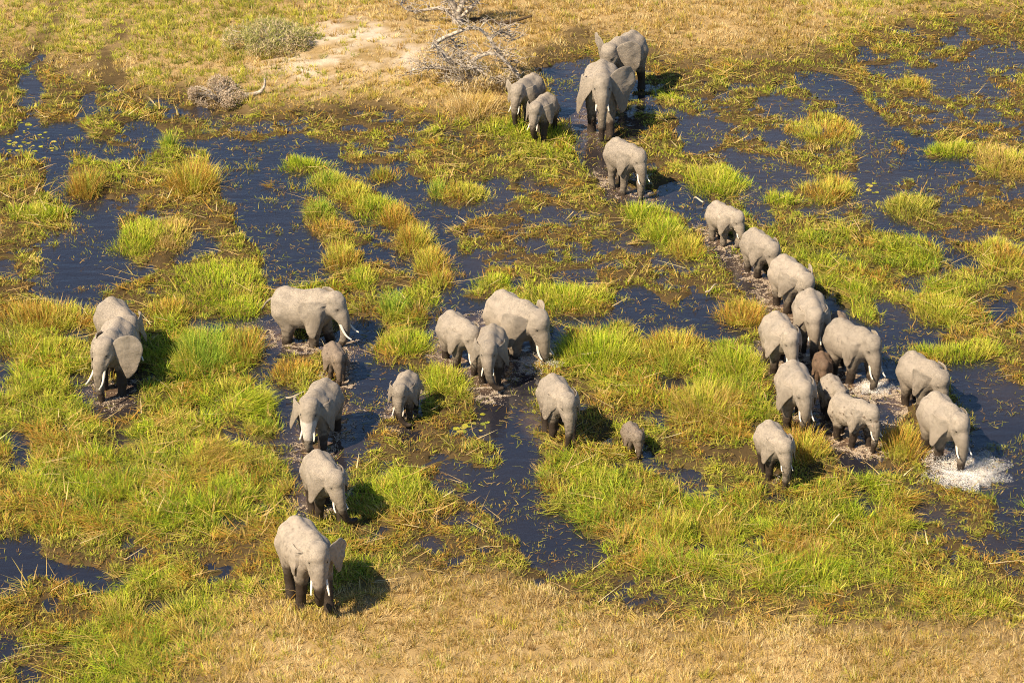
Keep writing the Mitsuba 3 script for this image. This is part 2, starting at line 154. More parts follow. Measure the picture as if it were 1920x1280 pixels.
TUSSOCKS = [   # x, y, radii across and along the view of the first camera, height, look, label
    (-17.09,110.69,0.73,0.91,0.95,'mixed','tall rounded clump of green and rust sedge standing alone in the upper left pond'),
    (-12.74,111.03,0.90,1.14,1.15,'amber','tall spiky clump of amber sedge between two arms of the left pond'),
    (-14.22,115.57,0.22,0.30,0.75,'green','thin upright tuft of green reeds in the pond above the tall amber sedge'),
    (-18.53,108.08,1.30,0.76,0.42,'bright','low lime green grass cushion at the left edge below the upper pond'),
    (-14.41,105.57,0.86,1.78,0.42,'bright','lime green grass island left of the straw coloured one, near the left pond'),
    (-13.06,105.78,0.66,1.58,0.45,'straw','pale straw topped grass island beside the lime green one'),
    (-10.89,101.13,1.58,2.34,0.36,'bright','largest lime green grass island, above and left of the broadside elephant'),
    (-9.92,98.97,0.78,0.85,0.4,'bright','small green grass island touching the lower end of the largest lime island'),
    (-12.53,98.74,0.78,0.84,0.5,'yellow','yellow green grass clump right of the rear elephant of the left pair'),
    (-16.93,98.27,1.84,1.02,0.62,'amber','long bank of rust brown reeds at the left edge behind the left pair of elephants'),
    (-16.44,95.54,1.47,0.80,0.36,'bright','low yellow green cushion at the left edge beside the front elephant'),
    (-16.56,92.73,1.01,0.85,0.36,'bright','small bright cushion lower left of the long tusked elephant'),
    (-8.45,113.35,0.92,0.71,0.45,'bright','bright tuft at the upper end of the grass strip crossing the centre pond'),
    (-7.35,111.43,0.73,0.80,0.5,'green','green tuft second from the top of the grass strip crossing the centre pond'),
    (-6.37,110.01,0.64,0.90,0.55,'yellow','yellow green clump in the upper half of the centre pond strip'),
    (-5.47,108.63,0.71,0.88,0.55,'bright','bright clump in the middle of the centre pond strip'),
    (-4.63,107.54,0.63,0.86,0.6,'amber','amber clump where the centre pond strip bends'),
    (-3.79,105.41,0.62,1.15,0.75,'amber','tall amber clump in the lower half of the centre pond strip'),
    (-3.12,103.11,0.60,1.01,0.75,'amber','tall orange tipped clump near the lower end of the centre pond strip'),
    (-2.68,101.61,0.48,0.59,0.6,'amber','orange clump at the very end of the centre pond strip'),
    (-7.54,108.08,0.50,0.76,0.65,'green','reedy green tuft at the edge of the wide centre pond'),
    (-6.93,106.63,0.83,0.64,0.4,'amber','flattened ochre clump in the wide centre pond'),
    (-6.46,103.51,0.61,0.81,0.75,'yellow','upright yellow reeds right of the wide centre pond'),
    (-5.57,101.61,0.56,0.88,0.42,'bright','bright green cushion just above the head of the broadside elephant'),
    (-3.34,100.06,0.67,0.77,0.42,'bright','bright green cushion above the trio of elephants'),
    (-2.99,110.58,0.26,0.68,0.6,'green','narrow tuft of bright green rushes at the far side of the centre pond'),
    (-1.81,110.29,0.94,0.79,0.4,'yellow','yellow green island right of the narrow rushes'),
    (-5.18,112.18,0.60,0.58,0.45,'mixed','dark green tuft in the upper arm of the centre pond'),
    (-0.69,101.37,0.67,0.88,0.42,'bright','green cushion above the biggest elephant of the trio'),
    (2.06,99.92,1.41,1.15,0.5,'bright','wide bright green island right of the biggest elephant of the trio'),
    (3.10,95.01,1.24,1.41,0.85,'bright','tall bright green stand right of the splashing big elephant'),
    (5.69,95.19,1.02,1.15,0.75,'yellow','tall yellow green stand in the middle between the trio and the right herd'),
    (8.27,111.43,1.03,1.49,0.6,'bright','rounded bright clump at the left of the upper right pools'),
    (12.62,110.46,0.98,1.02,0.6,'yellow','yellow green clump left of the upper right stream'),
    (10.69,109.57,0.68,0.67,0.45,'bright','small bright clump left of the yellow one by the upper right stream'),
    (15.58,108.79,1.09,0.99,0.5,'olive','rounded olive clump alone in the upper right stream'),
    (18.19,114.96,1.15,0.72,0.4,'bright','bright tuft at the far side of the upper right stream'),
    (17.63,122.96,0.89,0.68,0.4,'yellow','small yellow clump in the far right pools'),
    (13.10,117.11,1.48,1.50,0.4,'yellow','broad yellow green mound between the far right pools and the stream'),
    (5.88,106.20,0.74,1.06,0.6,'bright','bright clump in the grass bank left of the first elephant of the right column'),
    (6.72,104.63,0.61,0.83,0.6,'amber','ochre clump at the lower end of the grass bank left of the column'),
    (5.13,108.08,0.71,0.87,0.55,'bright','bright clump at the upper end of the grass bank below the stream elephant'),
    (8.42,98.36,0.85,0.93,0.7,'amber','amber and green clump on the left bank of the right column track'),
    (7.94,94.23,0.86,1.13,0.75,'bright','tall bright green stand at the left of the right herd'),
    (6.53,90.86,0.83,1.39,0.85,'gold','tall golden grass stand left of the right herd'),
    (-4.37,98.74,0.35,0.94,0.85,'green','upright green reeds left of the trio of elephants'),
    (-3.70,95.99,0.87,0.89,0.55,'bright','bright cushion left of the trio of elephants'),
    (-2.31,92.94,0.63,1.02,0.55,'bright','bright cushion below the left elephant of the trio'),
    (-7.62,93.58,0.89,0.77,0.42,'amber','ochre island between the broadside elephant and the pale nosed one'),
    (15.57,98.97,1.09,1.13,0.5,'yellow','yellow green stand above the rear elephant at the right'),
    (18.67,104.12,0.89,1.33,0.5,'yellow','yellow green bank at the right edge, halfway up'),
    (20.17,113.47,0.96,1.54,0.6,'straw','straw tinted clump at the right edge of the upper pools'),
    (15.66,95.32,1.74,0.62,0.55,'bright','bright row of grass behind the two rightmost elephants'),
    (12.91,88.07,0.71,1.17,0.7,'amber','amber stand left of the splashing rightmost elephant'),
    (-11.07,94.66,0.94,1.75,0.95,'green','tall green reeds between the left pair and the broadside elephant'),
    (-9.36,95.54,0.49,1.07,0.85,'mixed','reeds with rusty tips left of the pond under the broadside elephant'),
    (-8.92,91.27,0.80,1.40,0.8,'bright','leaning bright reeds left of the pale nosed elephant'),
    (-9.84,87.30,1.23,1.38,0.7,'gold','wind combed golden patch left of the pale nosed elephant'),
    (-11.48,89.64,0.90,1.04,0.6,'straw','combed straw patch below the left pair of elephants'),
    (9.69,87.68,0.71,1.00,0.8,'amber','rusty reeds in the shadow right of the foremost elephant of the right herd'),
    (5.02,82.18,0.50,0.90,0.7,'gold','golden tuft in the green meadow at the lower centre'),
    (6.50,81.84,0.40,0.76,0.7,'gold','straw tuft beside the lily pool at the lower right'),
    (9.40,80.64,0.66,0.68,0.5,'straw','orange straw patch in the green meadow at the lower right'),
    (-1.71,119.33,1.00,0.90,0.95,'dry','shaggy pale straw clump below the fallen dead tree'),
    (-11.59,76.90,0.64,0.69,0.6,'gold','golden tuft at the lower left beside the narrow pool'),
    (0.80,77.85,0.55,0.51,0.45,'dry','pale straw tuft at the front edge of the dry meadow'),
]
DEAD = [(-2.14, 122.76), (-2.5, 130.18)]
FALLEN = (-0.61, 130.4)
STUB = (-10.77, 121.02)
SHRUB = (-10.92, 127.09, 2.1, 2.0, 0.85)
HEAP = (-12.59, 120.75, 1.3, 1.3, 0.7)
THICKET = (-1.74, 122.22, 1.7, 1.2, 0.75)
LILIES = [(7.72, 81.38, 0.7, 26), (-19.95, 115.65, 1.1, 30), (-1.35, 90.11, 0.6, 16), (-20.94, 117.81, 0.6, 14), (-1.8, 89.7, 0.4, 8), (6.27, 84.92, 0.5, 8), (14.12, 110.93, 0.8, 12)]
STICKS = [(7.4, 100.69, 0.9, 0.8, 'pale stick poking from the weedy water left of the right column'), (-5.22, 84.64, 1.2, 0.7, 'pale curved stem in the grass right of the second foremost elephant'), (-7.32, 91.85, 0.5, 0.9, 'thin pale stem in the pond above the pale nosed elephant'), (2.92, 94.97, 0.1, 0.9, 'bent pale stem lying in the tall bright stand right of the trio'), (7.41, 109.52, 2.4, 0.5, 'small hooked pale stick in water behind the last elephant of the column')]
ELEPHANTS = [   # label, group, x, y, heading, the rest
    ('long tusked elephant at the left with one broad ear fanned out over its side', 'elephants wading through the marsh', -13.71, 92.92, -95, dict(s=0.94, z0=-0.35, age=1, ear_size=1.2, foam=0.5, yaw=-22, ears=(68, 28), trunk='down', tusks=0.8, gait=0.6, pitch=2, wet=1.15, trunk_wet=0.72)),
    ('elephant at the far left half hidden behind the long tusked one', 'elephants wading through the marsh', -13.77, 94.99, -65, dict(s=0.93, z0=-0.45, age=1, ears=(26, 26), trunk='down', tusks=0.7, gait=2, wet=1.0)),
    ('large elephant seen from its side at the centre left with its tail held out', 'elephants wading through the marsh', -7.28, 96.50, -18, dict(s=0.97, z0=-0.62, age=1, foam=0.75, yaw=-10, ears=(30, 28), trunk='in', tusks=0.75, tail=2, gait=1.0, wet=0.9, trunk_wet=0.8, pitch=2, ear_size=1.15)),
    ('small brown calf walking in front of the large sideways elephant', 'elephant calves in the herd', -6.15, 93.54, -76, dict(s=0.53, z0=-0.25, age=0.3, foam=0.6, yaw=0, ears=(24, 24), trunk='down', tusks=0, gait=2, brown=0.5, wet=0.9)),
    ('elephant with a pale dusted trunk at the centre left', 'elephants wading through the marsh', -6.43, 88.68, -105, dict(s=0.88, z0=-0.45, age=1, foam=0.45, yaw=8, ears=(26, 26), trunk='in', tusks=0.5, gait=1, pale_face=1.0, pitch=0, wet=1.1, trunk_wet=0.7)),
    ('young elephant standing alone with its dark trunk curled to the side', 'elephants wading through the marsh', -3.62, 90.50, -102, dict(s=0.62, z0=-0.2, age=0.55, foam=0.35, yaw=0, ears=(22, 26), trunk='left', tusks=0.55, gait=0.3, wet=1.15, trunk_wet=1.3, tone=0.82)),
    ('elephant second from the bottom, between the pale nosed one and the foremost one', 'elephants wading through the marsh', -5.90, 83.28, -68, dict(s=0.81, z0=-0.12, age=0.9, foam=0.3, yaw=8, ears=(14, 26), trunk='left', tusks=0.5, gait=2.2, wet=1.2, trunk_wet=1.0)),
    ('foremost elephant at the bottom stepping onto the dry grass with its trunk tucked in', 'elephants wading through the marsh', -6.09, 77.60, -64, dict(s=0.94, z0=0.16, age=1, ear_size=0.86, yaw=-18, ears=(52, 18), trunk='in', tusks=0.6, gait=1.9, wet=1.05, trunk_wet=1.25, pitch=4, mud=0.15)),
    ('left elephant of the trio in the middle of the marsh', 'elephants wading through the marsh', -1.82, 94.73, -61, dict(s=0.79, z0=-0.4, age=0.9, foam=0.5, yaw=-5, ears=(14, 26), trunk='down', tusks=0.6, gait=1, wet=0.85, trunk_wet=0.9)),
    ('front elephant of the middle trio, walking straight ahead in foamy water', 'elephants wading through the marsh', -0.73, 93.29, -95, dict(s=0.76, z0=-0.2, age=0.85, foam=1.0, ears=(24, 24), trunk='left', tusks=0.45, gait=2, wet=1.25, trunk_wet=1.0, tone=0.94)),
    ('biggest elephant of the middle trio, deep in water with lowered head', 'elephants wading through the marsh', 0.18, 95.81, -54, dict(s=1.04, z0=-0.85, age=1, splash=(1.45, 0.0, 0.9, 0.22, 900, 'white splash at the lowered head of the biggest elephant of the trio'), foam=1.0, yaw=8, ears=(34, 36), trunk='down', tusks=0.6, gait=1, pitch=14, tail=2, wet=0.9, trunk_wet=0.6)),
    ('tuskless elephant standing in tall green grass below the middle trio', 'elephants wading through the marsh', 1.56, 88.95, -73, dict(s=0.79, z0=-0.12, age=0.95, yaw=0, ears=(14, 26), trunk='down', tusks=0, gait=0.9, wet=1.15, trunk_wet=0.85, pitch=12)),
    ('tiny muddy calf deep in the green grass at the lower centre', 'elephant calves in the herd', 4.00, 87.79, -73, dict(s=0.44, z0=-0.2, age=0.1, ears=(20, 20), trunk='down', tusks=0.25, gait=1, mud=0.8, wet=0.95, tone=0.85, brown=0.3, pitch=14)),
    ('rearmost elephant at the top with both ears spread and its head down', 'elephants wading through the marsh', 4.79, 121.65, -121, dict(s=0.99, z0=0.05, age=1, ear_size=1.2, yaw=-8, ears=(62, 66), trunk='down', tusks=0.6, gait=1, tone=0.9, pitch=14, wet=0.9)),
    ('big elephant at the top facing forward with one ear spread wide', 'elephants wading through the marsh', 3.75, 117.62, -92, dict(s=1.06, z0=-0.1, age=1, ear_size=1.3, plump=1.12, foam=0.15, yaw=3, ears=(66, 21), trunk='down', tusks=0.4, gait=1.7, pitch=-4, wet=0.75, trunk_wet=0.7)),
    ('left elephant of the pair beside the fallen dead tree', 'elephants wading through the marsh', 0.61, 118.20, -116, dict(s=0.77, z0=0.0, age=0.8, yaw=0, ears=(30, 52), trunk='down', tusks=0.5, gait=1, wet=1.3, trunk_wet=1.1, tone=0.92)),
    ('right and smaller elephant of the pair beside the fallen dead tree', 'elephants wading through the marsh', 1.26, 116.32, -112, dict(s=0.71, z0=0.0, age=0.7, yaw=0, ears=(34, 30), trunk='in', tusks=0.5, gait=2, wet=1.35, trunk_wet=1.2, tone=0.9)),
    ('elephant walking alone in the brown stream below the top pair', 'elephants wading through the marsh', 4.56, 110.77, -58, dict(s=0.81, z0=-0.15, age=1, foam=0.5, yaw=-4, ears=(14, 28), trunk='down', tusks=0.62, gait=0.9, wet=0.3, trunk_wet=0.3)),
    ('last elephant of the right column, its tail stretched out behind', 'elephants wading through the marsh', 8.18, 105.45, -57, dict(s=0.68, z0=-0.3, age=0.9, foam=0.55, yaw=0, ears=(14, 26), trunk='in', tusks=0.4, gait=1, wet=0.5, trunk_wet=0.7, tail=2)),
    ('second to last elephant of the right column', 'elephants wading through the marsh', 9.33, 102.43, -67, dict(s=0.76, z0=-0.42, age=0.9, foam=0.6, ears=(14, 26), trunk='down', tusks=0.4, gait=2, wet=0.85, trunk_wet=0.6, pitch=14)),
    ('elephant of the right column with its head bowed low, third from its end', 'elephants wading through the marsh', 10.21, 99.29, -68, dict(s=0.84, z0=-0.4, age=1, foam=0.5, yaw=10, ears=(30, 28), trunk='down', tusks=0.6, gait=1, pitch=24, wet=0.9)),
    ('elephant facing straight ahead at the back of the tight right herd', 'elephants wading through the marsh', 10.61, 96.04, -90, dict(s=0.86, z0=-0.4, age=1, foam=0.4, ears=(14, 24), trunk='down', tusks=0.45, gait=0.4, wet=1.0, trunk_wet=0.9)),
    ('small brown calf mostly hidden at the back of the right herd', 'elephant calves in the herd', 11.73, 96.71, -83, dict(s=0.44, z0=-0.25, age=0.2, ears=(20, 20), trunk='down', tusks=0, gait=1, brown=0.6, wet=0.7)),
    ('leftmost elephant of the tight right herd', 'elephants wading through the marsh', 9.38, 94.16, -78, dict(s=0.82, z0=-0.3, age=1, foam=0.4, yaw=6, ears=(14, 26), trunk='down', tusks=0.55, gait=1, wet=0.9, trunk_wet=0.5)),
    ('wet reddish brown calf in the middle of the tight right herd', 'elephant calves in the herd', 10.75, 93.21, -90, dict(s=0.46, z0=-0.25, age=0.15, ears=(18, 18), trunk='down', tusks=0, gait=1, brown=0.85, wet=0.8)),
    ('right elephant of the tight herd with long white tusks over foaming water', 'elephants wading through the marsh', 11.83, 93.51, -55, dict(s=0.88, z0=-0.4, age=1, splash=(1.2, 0.1, 0.75, 0.25, 900, 'pale splash before the long tusked elephant of the right herd'), foam=1.0, yaw=-10, ears=(14, 26), trunk='down', tusks=0.65, gait=2, wet=0.95, trunk_wet=0.8)),
    ('elephant of the right herd with its trunk swung back towards its legs', 'elephants wading through the marsh', 9.52, 89.82, -85, dict(s=0.84, z0=-0.2, age=1, foam=0.6, yaw=12, ears=(14, 24), trunk='back', tusks=0.55, gait=1, wet=0.8, trunk_wet=0.8)),
    ('young mud spattered elephant squeezed inside the right herd', 'elephants wading through the marsh', 10.87, 90.45, -79, dict(s=0.6, z0=-0.25, age=0.6, foam=0.6, ears=(20, 20), trunk='down', tusks=0, gait=1, wet=1.3, mud=1.0)),
    ('young elephant with a torn ear at the lower edge of the right herd', 'elephants wading through the marsh', 11.33, 88.55, -47, dict(s=0.69, z0=-0.25, age=0.8, foam=0.7, yaw=-6, ears=(30, 32), trunk='down', tusks=0.5, gait=2, wet=1.0, trunk_wet=0.8, mud=0.35)),
    ('foremost elephant of the right herd, standing in tall grass', 'elephants wading through the marsh', 8.52, 85.94, -74, dict(s=0.71, z0=-0.1, age=0.95, splash=(0.6, 0.1, 0.4, 0.18, 200, 'small splash at the feet of the foremost elephant of the right herd'), yaw=0, ears=(14, 26), trunk='down', tusks=0.4, gait=1.2, wet=1.25, trunk_wet=0.7)),
    ('rear elephant of the right hand pair with its head bowed', 'elephants wading through the marsh', 13.96, 91.02, -61, dict(s=0.81, z0=-0.3, age=1, foam=0.75, yaw=0, ears=(14, 26), trunk='back', tusks=0, gait=1, pitch=20, wet=0.85)),
    ('rightmost elephant kicking up white spray with its trunk', 'elephants wading through the marsh', 14.22, 87.57, -72, dict(s=0.88, z0=-0.4, age=1, splash=(1.6, 0.15, 1.55, 0.45, 2600, 'big white splash at the trunk of the rightmost elephant'), foam=1.3, yaw=4, ears=(14, 26), trunk='down', tusks=0.55, gait=2.2, wet=0.95, trunk_wet=0.75)),
]

import shapely
from scipy.ndimage import gaussian_filter, map_coordinates
rng = np.random.default_rng(7)
GX0, GX1, GY0, GY1, GS = -33.0, 33.0, 66.0, 146.0, 0.125
gx, gy = np.arange(GX0, GX1+GS/2, GS), np.arange(GY0, GY1+GS/2, GS)
XX, YY = np.meshgrid(gx, gy)


def nz(x, y, f, oct=3, seed=0):
    return meshkit.fbm(np.stack([np.asarray(x)*f, np.asarray(y)*f, np.full(np.shape(x), seed*7.31)], -1), oct, seed)


WX = XX+(nz(XX, YY, .9, 3, 1)-.5)*1.1+(nz(XX, YY, 3.2, 2, 2)-.5)*.5
WY = YY+(nz(XX, YY, .7, 3, 3)-.5)*1.8+(nz(XX, YY, 2.6, 2, 4)-.5)*.8


def raster(polys):
    """How far each point of the land grid lies inside these outlines (0 or 1), with ragged edges."""
    m = np.zeros(XX.shape, np.float32)
    for p in polys:
        g = shapely.Polygon(p).buffer(0)
        x0, y0, x1, y1 = g.bounds
        i0, i1 = max(0, int((y0-2-GY0)/GS)), int((y1+2-GY0)/GS)+1
        j0, j1 = max(0, int((x0-2-GX0)/GS)), int((x1+2-GX0)/GS)+1
        if i1 <= 0 or j1 <= 0:
            continue
        sl = (slice(i0, i1), slice(j0, j1))
        if m[sl].size:
            shapely.prepare(g)
            m[sl] = np.maximum(m[sl], shapely.contains_xy(g, WX[sl].ravel(), WY[sl].ravel()).reshape(m[sl].shape))
    return m


wat, mud, dry, sand, bright = (raster(p) for p in (WATER, MUD, DRY, SAND, BRIGHT))
dry = gaussian_filter(dry, 8); sand = gaussian_filter(sand, 9); bright = gaussian_filter(bright, 5)
tuss_mask = np.zeros(XX.shape, np.float32)
for (tx, ty, ta, tb, th, tl, tn) in TUSSOCKS:
    q = ((WX-tx)/ta)**2+((WY-ty)/tb)**2
    tuss_mask = np.maximum(tuss_mask, np.clip((1.25-q)*2, 0, 1))
wat = wat*(1-tuss_mask*.9)
trod = np.zeros(XX.shape, np.float32)                    # where the herd has waded: churned water, trampled plants
for (_, _, ex, ey, eh, kw) in ELEPHANTS:
    a, s = math.radians(eh), kw['s']
    u = ((XX-ex)*math.cos(a)+(YY-ey)*math.sin(a))/s; v = (-(XX-ex)*math.sin(a)+(YY-ey)*math.cos(a))/s
    trod = np.maximum(trod, np.clip(1.35-np.hypot((u+.5)/2.3, v/1.05), 0, 1)*(kw['z0'] < 0))
trod *= np.clip(gaussian_filter(wat, 8)*2.2-.1, 0, 1)
wsoft = gaussian_filter(wat, 1.6); msoft = gaussian_filter(mud, 3)
lump = nz(XX, YY, 1.5, 3, 11); fine = nz(XX, YY, 5, 2, 12)
wetness = np.clip(wsoft+.0*msoft, 0, 1)
ZG = .11-.55*wetness-.07*msoft*(1-dry)+(lump-.5)*.30*(1-.6*dry)+(fine-.5)*.06+.16*dry+.45*gaussian_filter(sand, 14)
pond = nz(XX, YY*.8, 1.2, 3, 13)*.55+nz(XX, YY, 3.4, 2, 14)*.45
ZG -= .30*np.clip((pond-.505)*7, 0, 1)*msoft*(1-dry)+.22*np.clip((pond-.55)*7, 0, 1)*(1-dry)*(1-tuss_mask)
ZG -= .12*trod*(1-dry)*(1-wetness)
pool = np.clip((.0-ZG)/.04, 0, 1)                         # 1 where water stands

wpool = np.maximum(wsoft, .85*gaussian_filter(pool, .7))


def look_up(a, x, y):
    if np.ndim(x) == 0:
        return float(look_up(a, np.array([x]), np.array([y]))[0])
    return map_coordinates(a, [(np.asarray(y)-GY0)/GS, (np.asarray(x)-GX0)/GS], order=1, mode='nearest')


def sheet(z, step):
    """The land grid as a mesh, one vertex in step."""
    zz = z[::step, ::step]; h, w = zz.shape
    v = np.stack([XX[::step, ::step], YY[::step, ::step], zz], -1).reshape(-1, 3)
    i, j = np.meshgrid(np.arange(h-1), np.arange(w-1), indexing='ij')
    a = (i*w+j).ravel()
    return v, np.vstack([np.stack([a, a+1, a+w+1], 1), np.stack([a, a+w+1, a+w], 1)])


# ground: wet dark peat in the marsh, straw litter and sandy soil on the dry banks
def mixc(a, b, t):
    return np.asarray(a)*(1-t[..., None])+np.asarray(b)*t[..., None]


gcol = mixc((.050, .036, .021), (.095, .070, .034), lump)
gcol = mixc(gcol, (.085, .080, .022), np.clip(bright*.7, 0, 1)*(1-pool))
dn = nz(XX, YY, .8, 3, 15)
gcol = mixc(gcol, mixc((.21, .15, .070), (.42, .31, .155), np.clip(dn*.9+fine*.9-.40, 0, 1)), dry*(1-.90*np.clip(msoft*1.6*(.1+1.8*fine), 0, 1)))
gcol = mixc(gcol, (.52, .45, .36), np.clip(sand*2.6*(fine*.5+nz(XX, YY, 1.1, 3, 16)-.54), 0, 1))
gv, gf = sheet(ZG, 2)
scene['ground'] = mikit.ply((gv, gf), {'type': 'twosided', 'bsdf': {'type': 'diffuse', 'reflectance': VC}}, smooth=True, color=gcol[::2, ::2].reshape(-1, 3))
labels['ground'] = {'label': 'dark peaty marsh ground and dry sandy banks', 'kind': 'structure'}
ring_o, ring_i = shapely.box(-3000, -2500, 3000, 3500), shapely.box(GX0, GY0, gx[-1], gy[-1])
rv, rf = trimesh.creation.triangulate_polygon(shapely.Polygon(ring_o.exterior.coords, [ring_i.exterior.coords]), engine='earcut')
def plain_col(p, n, uv):
    return mix((.10, .10, .035), (.33, .24, .11), smoothstep(.4, .6, fbm(p.x*.05, p.y*.05, 0, 4)))
scene['plain'] = mikit.ply((np.c_[rv, np.full(len(rv), .06)], rf), {'type': 'twosided', 'bsdf': {'type': 'diffuse', 'reflectance': mikit.proc(plain_col)}})
labels['plain'] = {'label': 'wide grassy plain beyond the marsh', 'kind': 'structure'}

# water: one sheet, rippled by the wind and churned up round the herd
chop = trod*np.clip(pool+wsoft, 0, 1)
ZW = (nz(XX, YY, 3.2, 3, 21)-.5)*.22*chop+(nz(XX*1.0, YY, 6.5, 2, 22)-.5)*.13*chop
wcol = mixc((.013, .014, .022), (.031, .025, .024), np.clip(msoft*.6+.5*(nz(XX, YY, .35, 3, 23)-.3), 0, 1))
wcol = mixc(wcol, (.110, .076, .054), np.clip(chop*1.25*(.35+1.0*nz(XX, YY, 1.4, 3, 24)), 0, 1))
wv, wf = sheet(ZW, 1)
keep = (look_up(np.maximum(gaussian_filter(pool, 3), gaussian_filter(wsoft, 3)), wv[:, 0], wv[:, 1]) > .01)
wf = wf[keep[wf].any(1)]
used, inv = np.unique(wf, return_inverse=True)
def ripple(p, n, uv):
    return noise(p.x*5+noise(p.x*1.3, p.y*1.3)*2, p.y*9, 1.5)*.007+noise(p.x*1.2, p.y*3.5)*.010+noise(p.x*14, p.y*22)*.002
scene['water_surface'] = {'type': 'bumpmap', 'arbitrary': mikit.proc(ripple, .01), 'scale': 1.0,
                          'bsdf': {'type': 'principled', 'base_color': VC, 'roughness': .10, 'specular': .5}}
scene['water'] = mikit.ply((wv[used], inv.reshape(-1, 3)), 'water_surface', smooth=True, color=wcol.reshape(-1, 3)[used])
labels['water'] = {'label': 'dark shallow marsh water', 'kind': 'structure'}

# ---------------------------------------------------------------- grass
scene['blade'] = {'type': 'principledthin', 'base_color': VC, 'roughness': .55, 'diff_trans': .75, 'spec_trans': 0.0, 'eta': 1.35}
PAL = {'bright': [(0.414, 0.517, 0.041), (0.540, 0.586, 0.057), (0.276, 0.402, 0.041)], 'yellow': [(0.540, 0.552, 0.075), (0.437, 0.483, 0.063), (0.644, 0.564, 0.127)],
       'olive': [(0.345, 0.356, 0.069), (0.448, 0.414, 0.098), (0.265, 0.310, 0.063)], 'amber': [(0.508, 0.293, 0.059), (0.411, 0.371, 0.059), (0.586, 0.371, 0.100)],
       'gold': [(0.495, 0.360, 0.102), (0.390, 0.345, 0.051), (0.540, 0.390, 0.140)], 'straw': [(0.678, 0.494, 0.198), (0.582, 0.428, 0.154), (0.485, 0.395, 0.107)],
       'green': [(0.276, 0.414, 0.049), (0.368, 0.483, 0.059), (0.230, 0.345, 0.059)], 'mixed': [(0.299, 0.368, 0.059), (0.506, 0.299, 0.078), (0.391, 0.391, 0.059)],
       'dry': [(0.739, 0.564, 0.274), (0.636, 0.470, 0.205), (0.780, 0.638, 0.365)], 'brown': [(0.345, 0.207, 0.069), (0.460, 0.299, 0.098), (0.253, 0.172, 0.069)]}


def blades(x, y, z, length, width, lean, az, bend, col, segs=2, tip=1.12):
    """Grass blades as bent tapering strips; every argument one value per blade."""
    n = len(x)
    t = np.linspace(0, 1, segs+1)
    ang = lean[:, None]+bend[:, None]*t[None]
    ds = length[:, None]/segs
    r = np.concatenate([np.zeros((n, 1)), np.cumsum(np.sin(ang[:, :-1])*ds, 1)], 1)
    h = np.concatenate([np.zeros((n, 1)), np.cumsum(np.cos(ang[:, :-1])*ds, 1)], 1)
    ca, sa = np.cos(az)[:, None], np.sin(az)[:, None]
    P = np.stack([x[:, None]+r*ca, y[:, None]+r*sa, z[:, None]+h], -1)
    wa = az+np.pi/2+rng.normal(0, .7, n)
    side = np.stack([np.cos(wa), np.sin(wa), np.zeros(n)], -1)[:, None]*(width[:, None]*.5*(1-t**1.6)[None])[..., None]
    V = np.concatenate([(P-side)[:, :segs], (P+side)[:, :segs], P[:, segs:]], 1)   # left, right, tip
    m = 2*segs+1
    f = []
    for k in range(segs-1):
        f += [(k, segs+k, segs+k+1), (k, segs+k+1, k+1)]
    f.append((segs-1, 2*segs-1, 2*segs))
    F = (np.array(f)[None]+(np.arange(n)*m)[:, None, None]).reshape(-1, 3)
    ct = np.concatenate([t[:segs], t[:segs], t[segs:]])
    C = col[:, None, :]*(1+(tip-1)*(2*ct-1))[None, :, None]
    return V.reshape(-1, 3), F, np.clip(C.reshape(-1, 3), .003, .8)


def pick(names, idx_noise):
    """Colours for blades: names is a list of palettes, idx_noise an index per blade."""
    out = np.zeros((len(idx_noise), 3))
    for i, nm in enumerate(names):
        k = np.nonzero(idx_noise == i)[0]
        out[k] = np.array(PAL[nm])[rng.integers(0, 3, len(k))]
    return out*rng.uniform(.75, 1.2, (len(out), 1))


def scatter(per_m2_near):
    """Random points over the land in view (and some metres round it); fewer per square metre far away."""
    y0, y1 = 70.0, 139.0
    half = lambda y: .19*y+4.5
    n = int(per_m2_near*(y1-y0)*(half(y0)+half(y1)))
    y = rng.uniform(y0, y1, n); x = rng.uniform(-1, 1, n)*half(y1)
    k = (abs(x) < half(y)) & (rng.random(n) < np.interp(y, [74, 130], [1, .55]))
    return x[k], y[k]


flow = nz(XX, YY, .25, 2, 31)*4*np.pi
def add(name, parts, label, **more):
    at, V, F, C = 0, [], [], []
    for v, f, c in parts:
        V.append(v); F.append(f+at); C.append(c); at += len(v)
    scene[name] = mikit.ply((np.vstack(V), np.vstack(F)), 'blade', color=np.vstack(C))
    if label:
        labels[name] = {'label': label, **more}


# marsh grass: tufts, each with its own height, hue and lean, over a thin carpet of single blades
def marsh_density(x, y):
    W, M, D, B, TR, TM = (look_up(a, x, y) for a in (wpool, msoft, dry, bright, trod, tuss_mask))
    c1, c2, c3 = nz(x, y, .45, 3, 41), nz(x, y, 1.3, 2, 42), nz(x, y, 4.0, 2, 43)
    clump = np.clip((c2*.5+c3*.5-.41+.06*B+.12*c1)*5.5, 0, 1)
    dens = (1-np.clip(W*1.25, 0, 1))*(1-.10*M*(1-D))*clump*(1-.6*np.clip(TR*1.2, 0, 1))*np.clip(1.1-D*1.1, 0, 1)*(1-.75*np.clip(M*1.4*(.2+1.6*c3), 0, 1)*np.clip(D*2.5, 0, 1))
    weed = np.clip((nz(x, y, .9, 3, 44)-.465+.06*M)*8, 0, 1)*np.clip((c3-.35)*4, 0, 1)*W*(1-TR)
    dens = (dens+.014*W*(c2 > .50)+.42*weed)*np.where(TM > .6, .35, 1)
    return dens, W, M, D, B, c1, c2, c3


